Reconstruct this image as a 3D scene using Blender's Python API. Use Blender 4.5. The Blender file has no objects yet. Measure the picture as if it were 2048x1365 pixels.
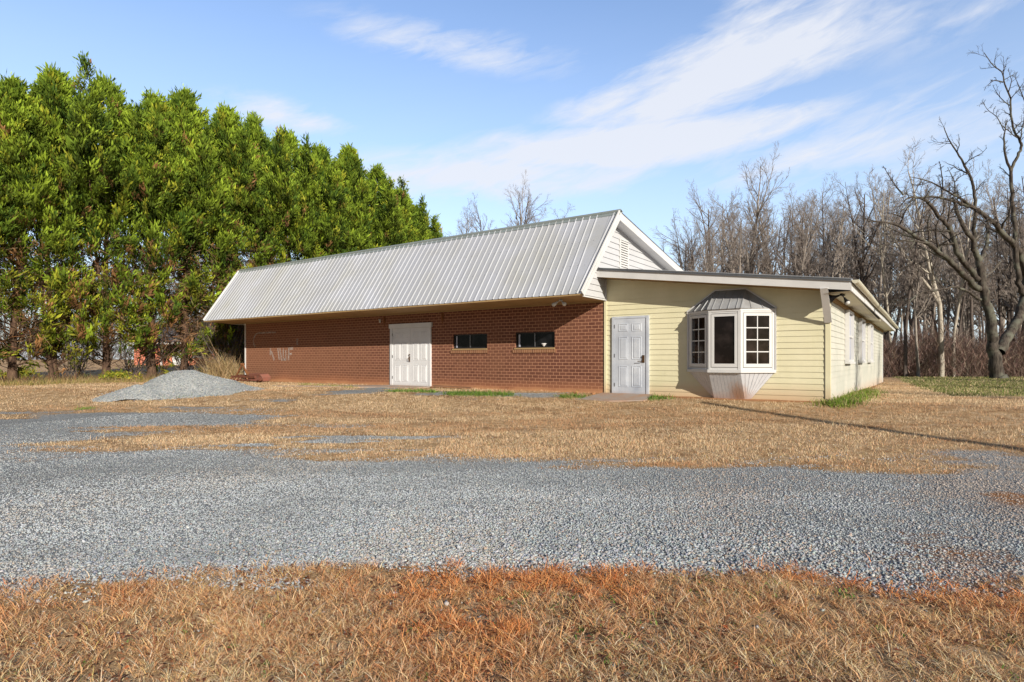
import bpy, bmesh, math, random
import numpy as np
from mathutils import Vector, Matrix

random.seed(7)
RNG = np.random.default_rng(11)
sc = bpy.context.scene
COL = sc.collection
R = math.radians

# ------------------------------------------------------------------ camera
CAM = np.array([7.31, -14.9, 0.95])
AX = np.array([0.817, 0.576])      # camera right, in world xy
FW = np.array([-0.576, 0.817])     # camera forward, in world xy
F = 1174.0
HOR = 719.0

def to_world(x, y):
    """camera ground coords (right, forward) -> world xy"""
    return (CAM[0] + x * AX[0] + y * FW[0], CAM[1] + x * AX[1] + y * FW[1])

def sstep(t):
    t = np.clip(t, 0, 1)
    return t * t * (3 - 2 * t)

def _hash(ix, iy, seed):
    n = (ix.astype(np.int64) * 374761393 + iy.astype(np.int64) * 668265263 + seed * 1442695041) & 0x7fffffff
    n = ((n ^ (n >> 13)) * 1274126177) & 0x7fffffff
    n = n ^ (n >> 16)
    return (n & 0xffff) / 65535.0

def vnoise(x, y, seed=0):
    ix = np.floor(x); iy = np.floor(y)
    fx = x - ix; fy = y - iy
    fx = fx * fx * (3 - 2 * fx); fy = fy * fy * (3 - 2 * fy)
    a = _hash(ix, iy, seed); b = _hash(ix + 1, iy, seed)
    c = _hash(ix, iy + 1, seed); d = _hash(ix + 1, iy + 1, seed)
    return (a + (b - a) * fx) * (1 - fy) + (c + (d - c) * fx) * fy

def fbm(x, y, oct=4, seed=0):
    s = 0; a = .5; t = 0
    for i in range(oct):
        s = s + a * vnoise(x, y, seed + i * 17); t += a
        x = x * 2.03 + 3.1; y = y * 2.03 + 1.7; a *= .5
    return s / t

def gz(X, Y):
    """height of the ground"""
    X = np.asarray(X, float); Y = np.asarray(Y, float)
    k = np.clip(-X * .5, 0, 10)
    f = np.minimum(Y + k, 0)
    z = -0.62 * (1 - np.exp(f / 4.9))
    z = z - .2 * sstep(Y / 20) * sstep((X - 1) / 4)
    xc = (X - CAM[0]) * AX[0] + (Y - CAM[1]) * AX[1]
    yc = (X - CAM[0]) * FW[0] + (Y - CAM[1]) * FW[1]
    z = z - 3.0 * sstep((yc - 37) / 25) * sstep((xc - 2) / 12)
    z = z + .9 * sstep((yc - 40) / 40) * sstep((-xc - 8) / 12)
    rr = np.hypot(X - CAM[0], Y - CAM[1]); lane = sstep((rr - 4.4) / 1.2)
    z = z + .02 * (fbm(X * .5, Y * .5, 3, 5) - .5) - .03 * sstep((-Y) / 1.0) * (X > -30)
    z = z + np.where(rr < 35, (fbm(X * 5, Y * 5, 3, 9) - .5) * (.05 - .035 * lane) + (fbm(X * 1.1, Y * 1.1, 3, 19) - .5) * .035, 0) * sstep((-Y - .2) / .8)
    return z

def G(u, v):
    """ground point (world xy) seen at photo pixel u, v"""
    dx = (u - 1024) / F; dz = -(v - HOR) / F
    lo, hi = 0.5, 400.0
    for _ in range(60):
        m = (lo * hi) ** .5
        wx, wy = to_world(dx * m, m)
        if CAM[2] + dz * m > float(gz(wx, wy)): lo = m
        else: hi = m
    return to_world(dx * lo, lo)

def P3(u, v, d):
    """world point at depth d along pixel ray"""
    wx, wy = to_world((u - 1024) / F * d, d)
    return (wx, wy, CAM[2] - (v - HOR) / F * d)

# ------------------------------------------------------------------ helpers: objects
def tag(o, label=None, cat=None, group=None, kind=None):
    if label: o['label'] = label
    if cat: o['category'] = cat
    if group: o['group'] = group
    if kind: o['kind'] = kind
    return o

def empty(name, loc=(0, 0, 0), rz=0):
    o = bpy.data.objects.new(name, None)
    o.empty_display_size = .3
    COL.objects.link(o); o.location = loc; o.rotation_euler = (0, 0, rz)
    return o

def mesh_np(name, V, faces, mat, parent=None, cols=None, smooth=False, k=4):
    """V (n,3); faces (m,k) int array. cols (n,3) point colours."""
    me = bpy.data.meshes.new(name)
    V = np.asarray(V, np.float32); faces = np.asarray(faces, np.int32)
    m, k = faces.shape
    me.vertices.add(len(V)); me.vertices.foreach_set('co', V.ravel())
    me.loops.add(m * k); me.loops.foreach_set('vertex_index', faces.ravel())
    me.polygons.add(m)
    me.polygons.foreach_set('loop_start', np.arange(0, m * k, k, dtype=np.int32))
    me.polygons.foreach_set('loop_total', np.full(m, k, np.int32))
    if smooth: me.polygons.foreach_set('use_smooth', np.ones(m, bool))
    me.update(calc_edges=True)
    if cols is not None:
        a = me.color_attributes.new('tint', 'FLOAT_COLOR', 'POINT')
        c = np.ones((len(V), 4), np.float32); c[:, :3] = cols
        a.data.foreach_set('color', c.ravel())
    me.materials.append(mat)
    o = bpy.data.objects.new(name, me); COL.objects.link(o)
    if parent: o.parent = parent
    return o

class MB:
    def __init__(s): s.v = []; s.f = []
    def add(s, vs, fs):
        n = len(s.v); s.v += [tuple(p) for p in vs]; s.f += [tuple(i + n for i in f) for f in fs]
    def box(s, a, b):
        x0, y0, z0 = a; x1, y1, z1 = b
        s.add([(x0,y0,z0),(x1,y0,z0),(x1,y1,z0),(x0,y1,z0),(x0,y0,z1),(x1,y0,z1),(x1,y1,z1),(x0,y1,z1)],
              [(0,3,2,1),(4,5,6,7),(0,1,5,4),(1,2,6,5),(2,3,7,6),(3,0,4,7)])
    def prism(s, poly, axis, d):
        """poly: list of 3D points, extruded by vector d"""
        n = len(poly)
        q = [tuple(p[i] + d[i] for i in range(3)) for p in poly]
        s.add(list(poly) + q, [tuple(range(n))[::-1], tuple(range(n, 2 * n))] +
              [(i, (i + 1) % n, n + (i + 1) % n, n + i) for i in range(n)])
    def bar(s, p, q, w, h, up=(0, 0, 1)):
        p = Vector(p); q = Vector(q); d = (q - p).normalized()
        a = d.cross(Vector(up))
        if a.length < 1e-4: a = d.cross(Vector((1, 0, 0)))
        a.normalize(); b = a.cross(d)
        a *= w / 2; b *= h / 2
        vs = [p-a-b, p+a-b, p+a+b, p-a+b, q-a-b, q+a-b, q+a+b, q-a+b]
        s.add(vs, [(0,3,2,1),(4,5,6,7),(0,1,5,4),(1,2,6,5),(2,3,7,6),(3,0,4,7)])
    def tube(s, pts, rad, n=8, cap=True):
        pts = [Vector(p) for p in pts]
        if not hasattr(rad, '__len__'): rad = [rad] * len(pts)
        base = len(s.v); prev = None
        for i, p in enumerate(pts):
            d = (pts[min(i + 1, len(pts) - 1)] - pts[max(i - 1, 0)]).normalized()
            a = d.cross(Vector((0.13, 0.31, 1)) if abs(d.z) < .95 else Vector((1, 0.1, 0))).normalized()
            if prev is not None:
                a = (prev - d * prev.dot(d)).normalized()
            prev = a; b = d.cross(a)
            for k in range(n):
                t = 2 * math.pi * k / n
                s.v.append(tuple(p + (a * math.cos(t) + b * math.sin(t)) * rad[i]))
        for i in range(len(pts) - 1):
            for k in range(n):
                A = base + i * n + k; B = base + i * n + (k + 1) % n
                s.f.append((A, B, B + n, A + n))
        if cap:
            s.f.append(tuple(base + k for k in range(n))[::-1])
            s.f.append(tuple(base + (len(pts) - 1) * n + k for k in range(n)))
    def build(s, name, mat, parent=None, smooth=False, bevel=0):
        me = bpy.data.meshes.new(name)
        me.from_pydata(s.v, [], s.f); me.update()
        bm = bmesh.new(); bm.from_mesh(me)
        bmesh.ops.recalc_face_normals(bm, faces=bm.faces)
        if bevel:
            bmesh.ops.bevel(bm, geom=[e for e in bm.edges if e.is_manifold and e.calc_face_angle(0) > .5],
                            offset=bevel, segments=2, affect='EDGES', profile=.7)
        bm.to_mesh(me); bm.free()
        if smooth:
            me.polygons.foreach_set('use_smooth', [True] * len(me.polygons))
        me.materials.append(mat)
        o = bpy.data.objects.new(name, me); COL.objects.link(o)
        if parent: o.parent = parent
        return o

def clip_poly(poly, a, b, c):
    """keep a*x+b*y+c>=0"""
    out = []
    for i in range(len(poly)):
        p = poly[i]; q = poly[(i + 1) % len(poly)]
        dp = a * p[0] + b * p[1] + c; dq = a * q[0] + b * q[1] + c
        if dp >= 0: out.append(p)
        if (dp >= 0) != (dq >= 0):
            t = dp / (dp - dq); out.append((p[0] + (q[0] - p[0]) * t, p[1] + (q[1] - p[1]) * t))
    return out

def siding(mb, poly, o, ud, nd, ex=.135, proj=.014, z0=None):
    """lapped boards over convex polygon (s,z) ccw; o origin, ud direction of s, nd outward normal"""
    zs = [p[1] for p in poly]; lo = min(zs) if z0 is None else z0; hi = max(zs)
    o = Vector(o); ud = Vector(ud); nd = Vector(nd)
    n = int(math.ceil((hi - lo) / ex))
    for i in range(n):
        a = lo + i * ex; b = a + ex
        pl = clip_poly(clip_poly(poly, 0, 1, -a), 0, -1, b)
        if len(pl) < 3: continue
        wob = random.uniform(-.0015, .0015)
        def pt(s, z, off=None):
            t = (z - a) / ex
            h = proj * (1 - t) + .002 + wob if off is None else off
            return o + ud * s + nd * h + Vector((0, 0, z))
        # split along length so boards are not perfectly straight
        mb.add([pt(s, z) for s, z in pl], [tuple(range(len(pl)))])
        Lp = max(p[0] for p in pl) - min(p[0] for p in pl)
        if Lp > 3 and i % 2 == 0:
            sj = min(p[0] for p in pl) + Lp * random.choice([.31, .52, .68, .79]); 
            if min(abs(q - sj) for q in (0, Lp)) > .3:
                q0, q1 = pt(sj, a + .002), pt(sj, a + ex * .97); e1 = nd * .0025; e2 = ud * .012
                mb.add([q0 + e1, q0 + e1 + e2, q1 + e1 + e2, q1 + e1], [(0, 1, 2, 3)]); mb.add([q0, q0 + e1, q1 + e1, q1], [(0, 1, 2, 3)])
        ss = [s for s, z in pl if abs(z - a) < 1e-4]
        if len(ss) >= 2:
            s0, s1 = min(ss), max(ss)
            mb.add([pt(s0, a, 0), pt(s1, a, 0), pt(s1, a), pt(s0, a)], [(0, 1, 2, 3)])

# ------------------------------------------------------------------ materials
class NT:
    def __init__(s, name):
        s.m = bpy.data.materials.new(name); s.m.use_nodes = True
        s.t = s.m.node_tree; s.n = s.t.nodes; s.l = s.t.links
        s.b = s.n['Principled BSDF']; s.b.inputs['Roughness'].default_value = .7
        s.b.inputs['Specular IOR Level'].default_value = .3
    def new(s, t, **kw):
        n = s.n.new(t)
        for k, v in kw.items(): setattr(n, k, v)
        return n
    def link(s, a, b): s.l.new(a, b)
    def coord(s, kind='Object', scale=(1, 1, 1)):
        tc = s.new('ShaderNodeTexCoord'); mp = s.new('ShaderNodeMapping')
        mp.inputs['Scale'].default_value = scale
        s.link(tc.outputs[kind], mp.inputs['Vector']); return mp.outputs['Vector']
    def noise(s, vec, scale, detail=4, rough=.55, dist=0):
        n = s.new('ShaderNodeTexNoise'); n.inputs['Scale'].default_value = scale
        n.inputs['Detail'].default_value = detail; n.inputs['Roughness'].default_value = rough
        n.inputs['Distortion'].default_value = dist
        if vec: s.link(vec, n.inputs['Vector'])
        return n.outputs['Fac']
    def ramp(s, fac, stops, interp='LINEAR'):
        r = s.new('ShaderNodeValToRGB'); cr = r.color_ramp; cr.interpolation = interp
        while len(cr.elements) < len(stops): cr.elements.new(.5)
        for e, (p, c) in zip(cr.elements, stops):
            e.position = p; e.color = (c[0], c[1], c[2], 1) if hasattr(c, '__len__') else (c, c, c, 1)
        s.link(fac, r.inputs['Fac']); return r.outputs['Color']
    def mix(s, fac, a, b, mode='MIX'):
        m = s.new('ShaderNodeMix', data_type='RGBA', blend_type=mode)
        for inp, val in ((m.inputs['Factor'], fac), (m.inputs[6], a), (m.inputs[7], b)):
            if hasattr(val, 'is_linked'): s.link(val, inp)
            elif hasattr(val, '__len__'): inp.default_value = (val[0], val[1], val[2], 1)
            else: inp.default_value = val
        return m.outputs[2]
    def math(s, op, a, b=0, clamp=False):
        m = s.new('ShaderNodeMath', operation=op, use_clamp=clamp)
        for i, val in enumerate((a, b)):
            if hasattr(val, 'is_linked'): s.link(val, m.inputs[i])
            else: m.inputs[i].default_value = val
        return m.outputs[0]
    def sep(s, vec):
        n = s.new('ShaderNodeSeparateXYZ'); s.link(vec, n.inputs[0]); return n.outputs
    def bump(s, h, strength=.3, dist=.01, normal=None):
        b = s.new('ShaderNodeBump'); b.inputs['Strength'].default_value = strength
        b.inputs['Distance'].default_value = dist; s.link(h, b.inputs['Height'])
        if normal: s.link(normal, b.inputs['Normal'])
        s.link(b.outputs[0], s.b.inputs['Normal']); return b.outputs[0]
    def base(s, c):
        if hasattr(c, 'is_linked'): s.link(c, s.b.inputs['Base Color'])
        else: s.b.inputs['Base Color'].default_value = (c[0], c[1], c[2], 1)
    def rough(s, v):
        if hasattr(v, 'is_linked'): s.link(v, s.b.inputs['Roughness'])
        else: s.b.inputs['Roughness'].default_value = v
    def attr(s, name='tint'):
        a = s.new('ShaderNodeAttribute'); a.attribute_name = name; return a.outputs['Color']

def weathered(name, c, rough=.6, var=.15, scale=3, bump=.1, metal=0, dirt=None, stain=None, panel=0):
    """plain paint or metal with soft dirt and fine variation; stain = (colour, z0, z1) rising from the ground"""
    m = NT(name); v = m.coord('Object')
    n1 = m.noise(v, scale, 5); n2 = m.noise(v, scale * 9, 3)
    d = dirt or tuple(x * (1 - 2.2 * var) for x in c)
    col = m.mix(m.ramp(n1, [(.35, 0), (.75, 1)]), c, d)
    col = m.mix(m.math('MULTIPLY', n2, .25), col, tuple(x * .75 for x in c))
    # vertical streaks
    vs = m.coord('Object', (14, 14, .6)); st = m.noise(vs, 1.0, 3)
    col = m.mix(m.math('MULTIPLY', m.ramp(st, [(.5, 0), (.8, 1)]), .3), col, d)
    if panel:
        pf = m.math('FLOOR', m.math('DIVIDE', m.sep(v)[0], panel)); wn = m.new('ShaderNodeTexWhiteNoise'); wn.noise_dimensions = '1D'; m.link(pf, wn.inputs['W'])
        col = m.mix(m.math('MULTIPLY', wn.outputs['Value'], .55), col, tuple(x * .80 for x in c))
        lapx = m.math('FRACT', m.math('DIVIDE', m.sep(v)[0], panel)); col = m.mix(m.math('MULTIPLY', m.math('LESS_THAN', lapx, .02), .5), col, tuple(x * .45 for x in c))
        zz_ = m.math('FRACT', m.math('DIVIDE', m.math('SUBTRACT', m.sep(v)[2], 2.75), .74)); rowm = m.math('LESS_THAN', zz_, .022)
        scx = m.math('FRACT', m.math('DIVIDE', m.sep(v)[0], .2286)); scm = m.math('LESS_THAN', scx, .10)
        col = m.mix(m.math('MULTIPLY', m.math('MULTIPLY', rowm, scm), .7), col, (.12, .12, .12))
    if stain:
        z = m.sep(v)[2]
        zz = m.math('ADD', z, m.math('MULTIPLY', m.math('SUBTRACT', n1, .5), .5 * (stain[2] - stain[1])))
        mr = m.new('ShaderNodeMapRange'); m.link(zz, mr.inputs[0])
        mr.inputs[1].default_value = stain[1]; mr.inputs[2].default_value = stain[2]
        mr.inputs[3].default_value = stain[3] if len(stain) > 3 else .85; mr.inputs[4].default_value = 0
        col = m.mix(mr.outputs[0], col, stain[0])
    m.base(col); m.rough(rough); m.b.inputs['Metallic'].default_value = metal
    if bump: m.bump(n2, bump, .004)
    return m.m

CLAY = (.58, .28, .13)
M = {}
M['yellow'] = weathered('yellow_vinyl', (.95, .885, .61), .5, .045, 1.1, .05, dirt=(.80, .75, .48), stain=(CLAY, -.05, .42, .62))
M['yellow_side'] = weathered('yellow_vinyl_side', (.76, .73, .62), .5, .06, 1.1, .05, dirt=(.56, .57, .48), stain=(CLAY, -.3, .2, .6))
M['white_siding'] = weathered('white_vinyl', (.66, .66, .67), .5, .04, 1.0, .05)
M['white'] = weathered('white_paint', (.80, .79, .77), .5, .06, 2.0, .05)
M['door_white'] = weathered('white_door', (.92, .92, .93), .45, .06, 2.0, .05, stain=((.6, .35, .2), -.1, .1, .5))
M['door_grey'] = weathered('dirty_white_door', (.74, .78, .84), .45, .13, 1.7, .05, dirt=(.44, .48, .56), stain=((.6, .35, .2), -.1, .12, .5))
M['soffit'] = weathered('tan_soffit', (.50, .34, .165), .6, .10, 1.2, .05)
M['soffit_side'] = weathered('cream_soffit', (.74, .70, .55), .6, .08, 1.2, .05)
M['frieze'] = weathered('brown_frieze', (.42, .26, .10), .7, .1, 2, .05)
M['roof'] = weathered('galvanised_roof', (.58, .60, .66), .45, .06, .8, .03, metal=.05, dirt=(.49, .49, .46), panel=.9144)
M['ridge'] = weathered('grey_ridge', (.36, .41, .40), .4, .08, 2, .03, metal=.2)
M['darkmetal'] = weathered('dark_edge_metal', (.20, .21, .22), .4, .1, 2, .03, metal=.4)
M['bayroof'] = weathered('dull_bay_roof', (.50, .51, .52), .4, .12, 3, .03, metal=.15, dirt=(.32, .31, .30))
M['blackframe'] = weathered('dark_bronze_frame', (.045, .04, .038), .4, .1, 5, .03)
M['brass'] = weathered('worn_brass', (.22, .13, .07), .35, .2, 20, .05, metal=.7)
M['steel'] = weathered('grey_steel', (.35, .35, .36), .35, .2, 20, .05, metal=.8)
M['rust'] = weathered('rusty_steel', (.26, .095, .055), .8, .18, 6, .4, dirt=(.12, .05, .035))
M['rustred'] = weathered('faded_red_steel', (.36, .13, .09), .75, .15, 5, .3, dirt=(.22, .12, .09))
M['rustmark'] = weathered('rusty_bracket', (.30, .12, .045), .85, .2, 12, .3, dirt=(.13, .06, .03))
M['black'] = weathered('black_plastic', (.02, .02, .022), .4, .1, 8, .03)
M['concrete'] = weathered('stained_concrete', (.42, .37, .33), .85, .16, 2.4, .4, dirt=(.50, .27, .15))
M['plank'] = weathered('old_plank', (.36, .20, .12), .85, .18, 6, .4)
M['lampglass'] = weathered('bulb_glass', (.75, .75, .72), .15, .05, 8, 0)
M['house_roof'] = weathered('grey_shingle', (.16, .16, .17), .9, .15, 4, .3)
M['reflector'] = weathered('red_plastic', (.55, .03, .03), .35, .08, 8, 0)
M['blind'] = weathered('pale_blind', (.56, .58, .66), .3, .12, 1.5, 0, dirt=(.30, .32, .40))

def make_glass(name, tone):
    m = NT(name); v = m.coord('Object')
    n = m.noise(v, 3.0, 4); n2 = m.noise(v, 14, 3)
    c = m.mix(m.ramp(n, [(.45, 0), (.7, 1)]), tuple(tone), tuple(x * 2.5 + .006 for x in tone))
    m.base(m.mix(m.math('MULTIPLY', m.ramp(n2, [(.62, 0), (.7, 1)]), .25), c, (.05, .04, .035)))
    m.rough(.06); m.b.inputs['Specular IOR Level'].default_value = .22
    m.bump(m.noise(v, 1.5, 1), .02, .02)
    return m.m
M['glass'] = make_glass('dark_glass', (.006, .006, .007))
M['glass_bay'] = make_glass('bay_glass', (.012, .008, .007))

def make_brick():
    m = NT('painted_brick'); v = m.coord('Object'); s = m.sep(v)
    cb = m.new('ShaderNodeCombineXYZ')
    m.link(m.math('ADD', s[0], s[1]), cb.inputs[0]); m.link(s[2], cb.inputs[1])
    b = m.new('ShaderNodeTexBrick'); m.link(cb.outputs[0], b.inputs['Vector'])
    b.inputs['Scale'].default_value = 1; b.inputs['Brick Width'].default_value = .212
    b.inputs['Row Height'].default_value = .0955; b.inputs['Mortar Size'].default_value = .0085
    b.inputs['Mortar Smooth'].default_value = .25; b.inputs['Bias'].default_value = -.1
    b.inputs['Color1'].default_value = (.225, .09, .058, 1); b.inputs['Color2'].default_value = (.15, .055, .036, 1)
    b.inputs['Mortar'].default_value = (.72, .37, .22, 1)
    n = m.noise(v, .7, 5); nf = m.noise(v, 35, 3)
    col = m.mix(m.math('MULTIPLY', m.ramp(n, [(.35, 0), (.7, 1)]), .30), b.outputs['Color'], (.30, .15, .075))
    col = m.mix(m.math('MULTIPLY', nf, .35), col, (.14, .06, .04))
    # left end of the wall is a lighter, dustier orange
    mr = m.new('ShaderNodeMapRange'); m.link(s[0], mr.inputs[0])
    mr.inputs[1].default_value = -18; mr.inputs[2].default_value = -6
    mr.inputs[3].default_value = .42; mr.inputs[4].default_value = 0
    col = m.mix(mr.outputs[0], col, (.42, .20, .11))
    zz = m.math('ADD', s[2], m.math('MULTIPLY', m.math('SUBTRACT', n, .5), .35))
    mr2 = m.new('ShaderNodeMapRange'); m.link(zz, mr2.inputs[0])
    mr2.inputs[1].default_value = .02; mr2.inputs[2].default_value = .36
    mr2.inputs[3].default_value = .6; mr2.inputs[4].default_value = 0
    col = m.mix(mr2.outputs[0], col, (.55, .24, .12))
    mr3 = m.new('ShaderNodeMapRange'); m.link(zz, mr3.inputs[0])
    mr3.inputs[1].default_value = .0; mr3.inputs[2].default_value = .12
    mr3.inputs[3].default_value = .85; mr3.inputs[4].default_value = 0
    col = m.mix(mr3.outputs[0], col, (.62, .32, .16))
    m.base(col); m.rough(.85)
    h = m.math('SUBTRACT', m.math('MULTIPLY', nf, .3), b.outputs['Fac'])
    m.bump(h, .5, .008)
    return m.m
M['brick'] = make_brick()

def make_rowlock():
    m = NT('rowlock_brick'); v = m.coord('Object'); s = m.sep(v)
    cb = m.new('ShaderNodeCombineXYZ'); m.link(s[0], cb.inputs[0]); m.link(m.math('ADD', s[2], 5.03), cb.inputs[1])
    b = m.new('ShaderNodeTexBrick'); m.link(cb.outputs[0], b.inputs['Vector'])
    b.offset = 0; b.inputs['Scale'].default_value = 1; b.inputs['Brick Width'].default_value = .082
    b.inputs['Row Height'].default_value = .4; b.inputs['Mortar Size'].default_value = .008
    b.inputs['Color1'].default_value = (.34, .16, .08, 1); b.inputs['Color2'].default_value = (.24, .11, .06, 1)
    b.inputs['Mortar'].default_value = (.60, .36, .22, 1)
    m.base(b.outputs['Color']); m.rough(.85); m.bump(m.math('SUBTRACT', 1, b.outputs['Fac']), .5, .008)
    return m.m
M['rowlock'] = make_rowlock()

def make_ghost():
    m = NT('ghost_paint'); v = m.coord('Object')
    n = m.noise(v, 9, 5, .7); n2 = m.noise(v, 60, 2)
    m.base((.62, .50, .44)); m.rough(.9)
    a = m.math('MULTIPLY', m.ramp(n, [(.30, .15), (.62, .9)]), m.ramp(n2, [(.3, .5), (.6, 1)]))
    m.link(a, m.b.inputs['Alpha'])
    return m.m
M['ghost'] = make_ghost()

def make_skirt():
    m = NT('beadboard_skirt'); v = m.coord('Object'); s = m.sep(v)
    n = m.noise(v, 4, 5); st = m.noise(m.coord('Object', (20, 20, 1.2)), 1, 3)
    col = m.mix(m.ramp(st, [(.4, 0), (.8, .5)]), (.72, .73, .77), (.50, .50, .52))
    # rust stain low on the right of the centre panel
    dx = m.math('MULTIPLY', m.math('SUBTRACT', s[0], 3.62), 3.2)
    dz = m.math('MULTIPLY', m.math('SUBTRACT', s[2], .12), 2.6)
    d = m.math('SQRT', m.math('ADD', m.math('MULTIPLY', dx, dx), m.math('MULTIPLY', dz, dz)))
    d = m.math('ADD', d, m.math('MULTIPLY', m.math('SUBTRACT', st, .5), .9))
    col = m.mix(m.ramp(d, [(.25, .7), (.95, 0)]), col, (.45, .21, .08))
    mr = m.new('ShaderNodeMapRange'); m.link(m.math('ADD', s[2], m.math('MULTIPLY', m.math('SUBTRACT', n, .5), .25)), mr.inputs[0])
    mr.inputs[1].default_value = -.08; mr.inputs[2].default_value = .20; mr.inputs[3].default_value = .5; mr.inputs[4].default_value = 0
    col = m.mix(mr.outputs[0], col, CLAY)
    m.base(col); m.rough(.6)
    return m.m
M['skirt'] = make_skirt()

def make_tinted(name, rough=.8, trans=0.0, nscale=0, spec=.2, namt=.4):
    m = NT(name); c = m.attr()
    if nscale:
        n = m.noise(m.coord('Object'), nscale, 4)
        c = m.mix(m.math('MULTIPLY', n, namt), c, (.02, .015, .01))
    m.base(c); m.rough(rough); m.b.inputs['Specular IOR Level'].default_value = spec
    if trans:
        t = m.new('ShaderNodeBsdfTranslucent'); mx = m.new('ShaderNodeMixShader'); mx.inputs[0].default_value = trans
        m.link(c, t.inputs['Color']); m.link(m.b.outputs[0], mx.inputs[1]); m.link(t.outputs[0], mx.inputs[2])
        out = m.n['Material Output']; m.link(mx.outputs[0], out.inputs['Surface'])
    return m.m
M['leaf'] = make_tinted('cypress_foliage', .7, .25)
M['blade'] = make_tinted('grass_blades', .8, .2)
M['stone'] = make_tinted('crushed_stone', .85, 0, 60, .2, .25)

def make_bark(name, c1, c2, scale=1.0, lichen=None):
    m = NT(name); v = m.coord('Object', (7 * scale, 7 * scale, 1.6 * scale)); n = m.noise(v, 1.5, 6, .65)
    v2 = m.coord('Object'); n2 = m.noise(v2, 1.3, 4)
    col = m.mix(m.ramp(n, [(.35, 0), (.65, 1)]), c1, c2)
    if lichen: col = m.mix(m.ramp(n2, [(.5, 0), (.62, .8)]), col, lichen)
    m.base(col); m.rough(.9); m.bump(n, .6, .03)
    return m.m
M['bark_cyp'] = make_bark('cypress_bark', (.06, .035, .025), (.20, .12, .075))
M['bark_oak'] = make_bark('oak_bark', (.028, .022, .018), (.13, .105, .085), lichen=(.17, .17, .13))
M['bark_wood'] = make_bark('woodland_bark', (.22, .18, .15), (.50, .44, .38))
M['bark_dark'] = make_bark('dark_woodland_bark', (.07, .055, .05), (.21, .17, .145))
M['bark_pale'] = make_bark('pale_bark', (.40, .34, .27), (.66, .60, .50))
M['twig'] = make_bark('twig_bark', (.22, .18, .155), (.44, .375, .33))
M['deadtwig'] = make_tinted('dead_twigs', .9, .1)
M['pole'] = make_bark('pole_wood', (.14, .10, .07), (.25, .19, .14))

def make_ground():
    m = NT('ground_cover')
    tc = m.new('ShaderNodeTexCoord'); v = tc.outputs['Object']
    a = m.new('ShaderNodeAttribute'); a.attribute_name = 'masks'
    sp = m.new('ShaderNodeSeparateColor'); m.link(a.outputs['Color'], sp.inputs[0])
    grav, clay, green = sp.outputs[0], sp.outputs[1], sp.outputs[2]
    # gravel
    vo = m.new('ShaderNodeTexVoronoi'); vo.inputs['Scale'].default_value = 48; m.link(v, vo.inputs['Vector'])
    vs = m.new('ShaderNodeSeparateColor'); m.link(vo.outputs['Color'], vs.inputs[0])
    gcol = m.ramp(vs.outputs[0], [(0, (.30, .33, .34)), (.25, (.44, .47, .485)), (.7, (.54, .57, .585)), (.9, (.54, .52, .48)), (1, (.66, .65, .60))])
    vo2 = m.new('ShaderNodeTexVoronoi', feature='DISTANCE_TO_EDGE'); vo2.inputs['Scale'].default_value = 48; m.link(v, vo2.inputs['Vector'])
    gcol = m.mix(m.ramp(vo2.outputs['Distance'], [(0, .75), (.12, 0)]), gcol, (.09, .08, .075))
    nb = m.noise(v, .55, 5); nm = m.noise(v, 5.5, 5, .65); nf = m.noise(v, 45, 4, .7); nx = m.noise(v, 160, 2)
    gcol = m.mix(m.math('MULTIPLY', m.ramp(nb, [(.4, 0), (.7, 1)]), .30), gcol, (.34, .30, .26))
    # turf
    dcol = m.ramp(nm, [(.25, (.30, .15, .07)), (.45, (.60, .39, .20)), (.62, (.80, .58, .35)), (.85, (.88, .70, .46))])
    dcol = m.mix(m.ramp(nf, [(.35, .65), (.6, 0)]), dcol, (.24, .125, .06))
    mp = m.new('ShaderNodeMapping'); m.link(v, mp.inputs['Vector'])
    mp.inputs['Rotation'].default_value = (0, 0, R(-35)); mp.inputs['Scale'].default_value = (.22, 1.5, 1)
    ns = m.noise(mp.outputs['Vector'], 1.0, 5, .6)
    dcol = m.mix(m.math('MULTIPLY', m.ramp(ns, [(.52, 0), (.68, 1)]), .5), dcol, (.22, .10, .045))
    gr = m.ramp(nf, [(.3, (.07, .10, .02)), (.7, (.24, .26, .07))])
    # per-pixel break-up of the mask edges
    def edge(x, amt=.55, lo=.42, hi=.58):
        e = m.math('ADD', x, m.math('MULTIPLY', m.math('SUBTRACT', m.math('MULTIPLY', m.math('ADD', nm, nf), .5), .5), amt * 2))
        return m.ramp(e, [(lo, 0), (hi, 1)])
    col = m.mix(m.math('MULTIPLY', edge(green, .9, .4, .7), .8), dcol, gr)
    col = m.mix(edge(grav), col, gcol)
    gm = m.new('ShaderNodeNewGeometry'); dv = m.new('ShaderNodeVectorMath', operation='DISTANCE'); m.link(v, dv.inputs[0]); dv.inputs[1].default_value = (CAM[0], CAM[1], -.6)
    nearf = m.new('ShaderNodeMapRange'); m.link(dv.outputs['Value'], nearf.inputs[0]); nearf.inputs[1].default_value = 4.0; nearf.inputs[2].default_value = 5.2; nearf.inputs[3].default_value = .8; nearf.inputs[4].default_value = 0
    hum = m.mix(m.ramp(nf, [(.35, 0), (.6, 1)]), (.045, .022, .014), (.18, .085, .045))
    dcol = m.mix(nearf.outputs[0], dcol, hum)
    ccol = m.mix(nf, (.60, .32, .16), (.44, .20, .09))
    col = m.mix(edge(clay, .7, .4, .7), col, ccol)
    m.base(col); m.rough(.95); m.b.inputs['Specular IOR Level'].default_value = .1
    h1 = m.math('MULTIPLY', m.ramp(vo2.outputs['Distance'], [(0, 0), (.25, 1)]), grav)
    h = m.math('ADD', h1, m.math('MULTIPLY', m.math('ADD', nf, nx), .9))
    m.bump(h, .9, .02)
    return m.m
M['ground'] = make_ground()

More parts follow.
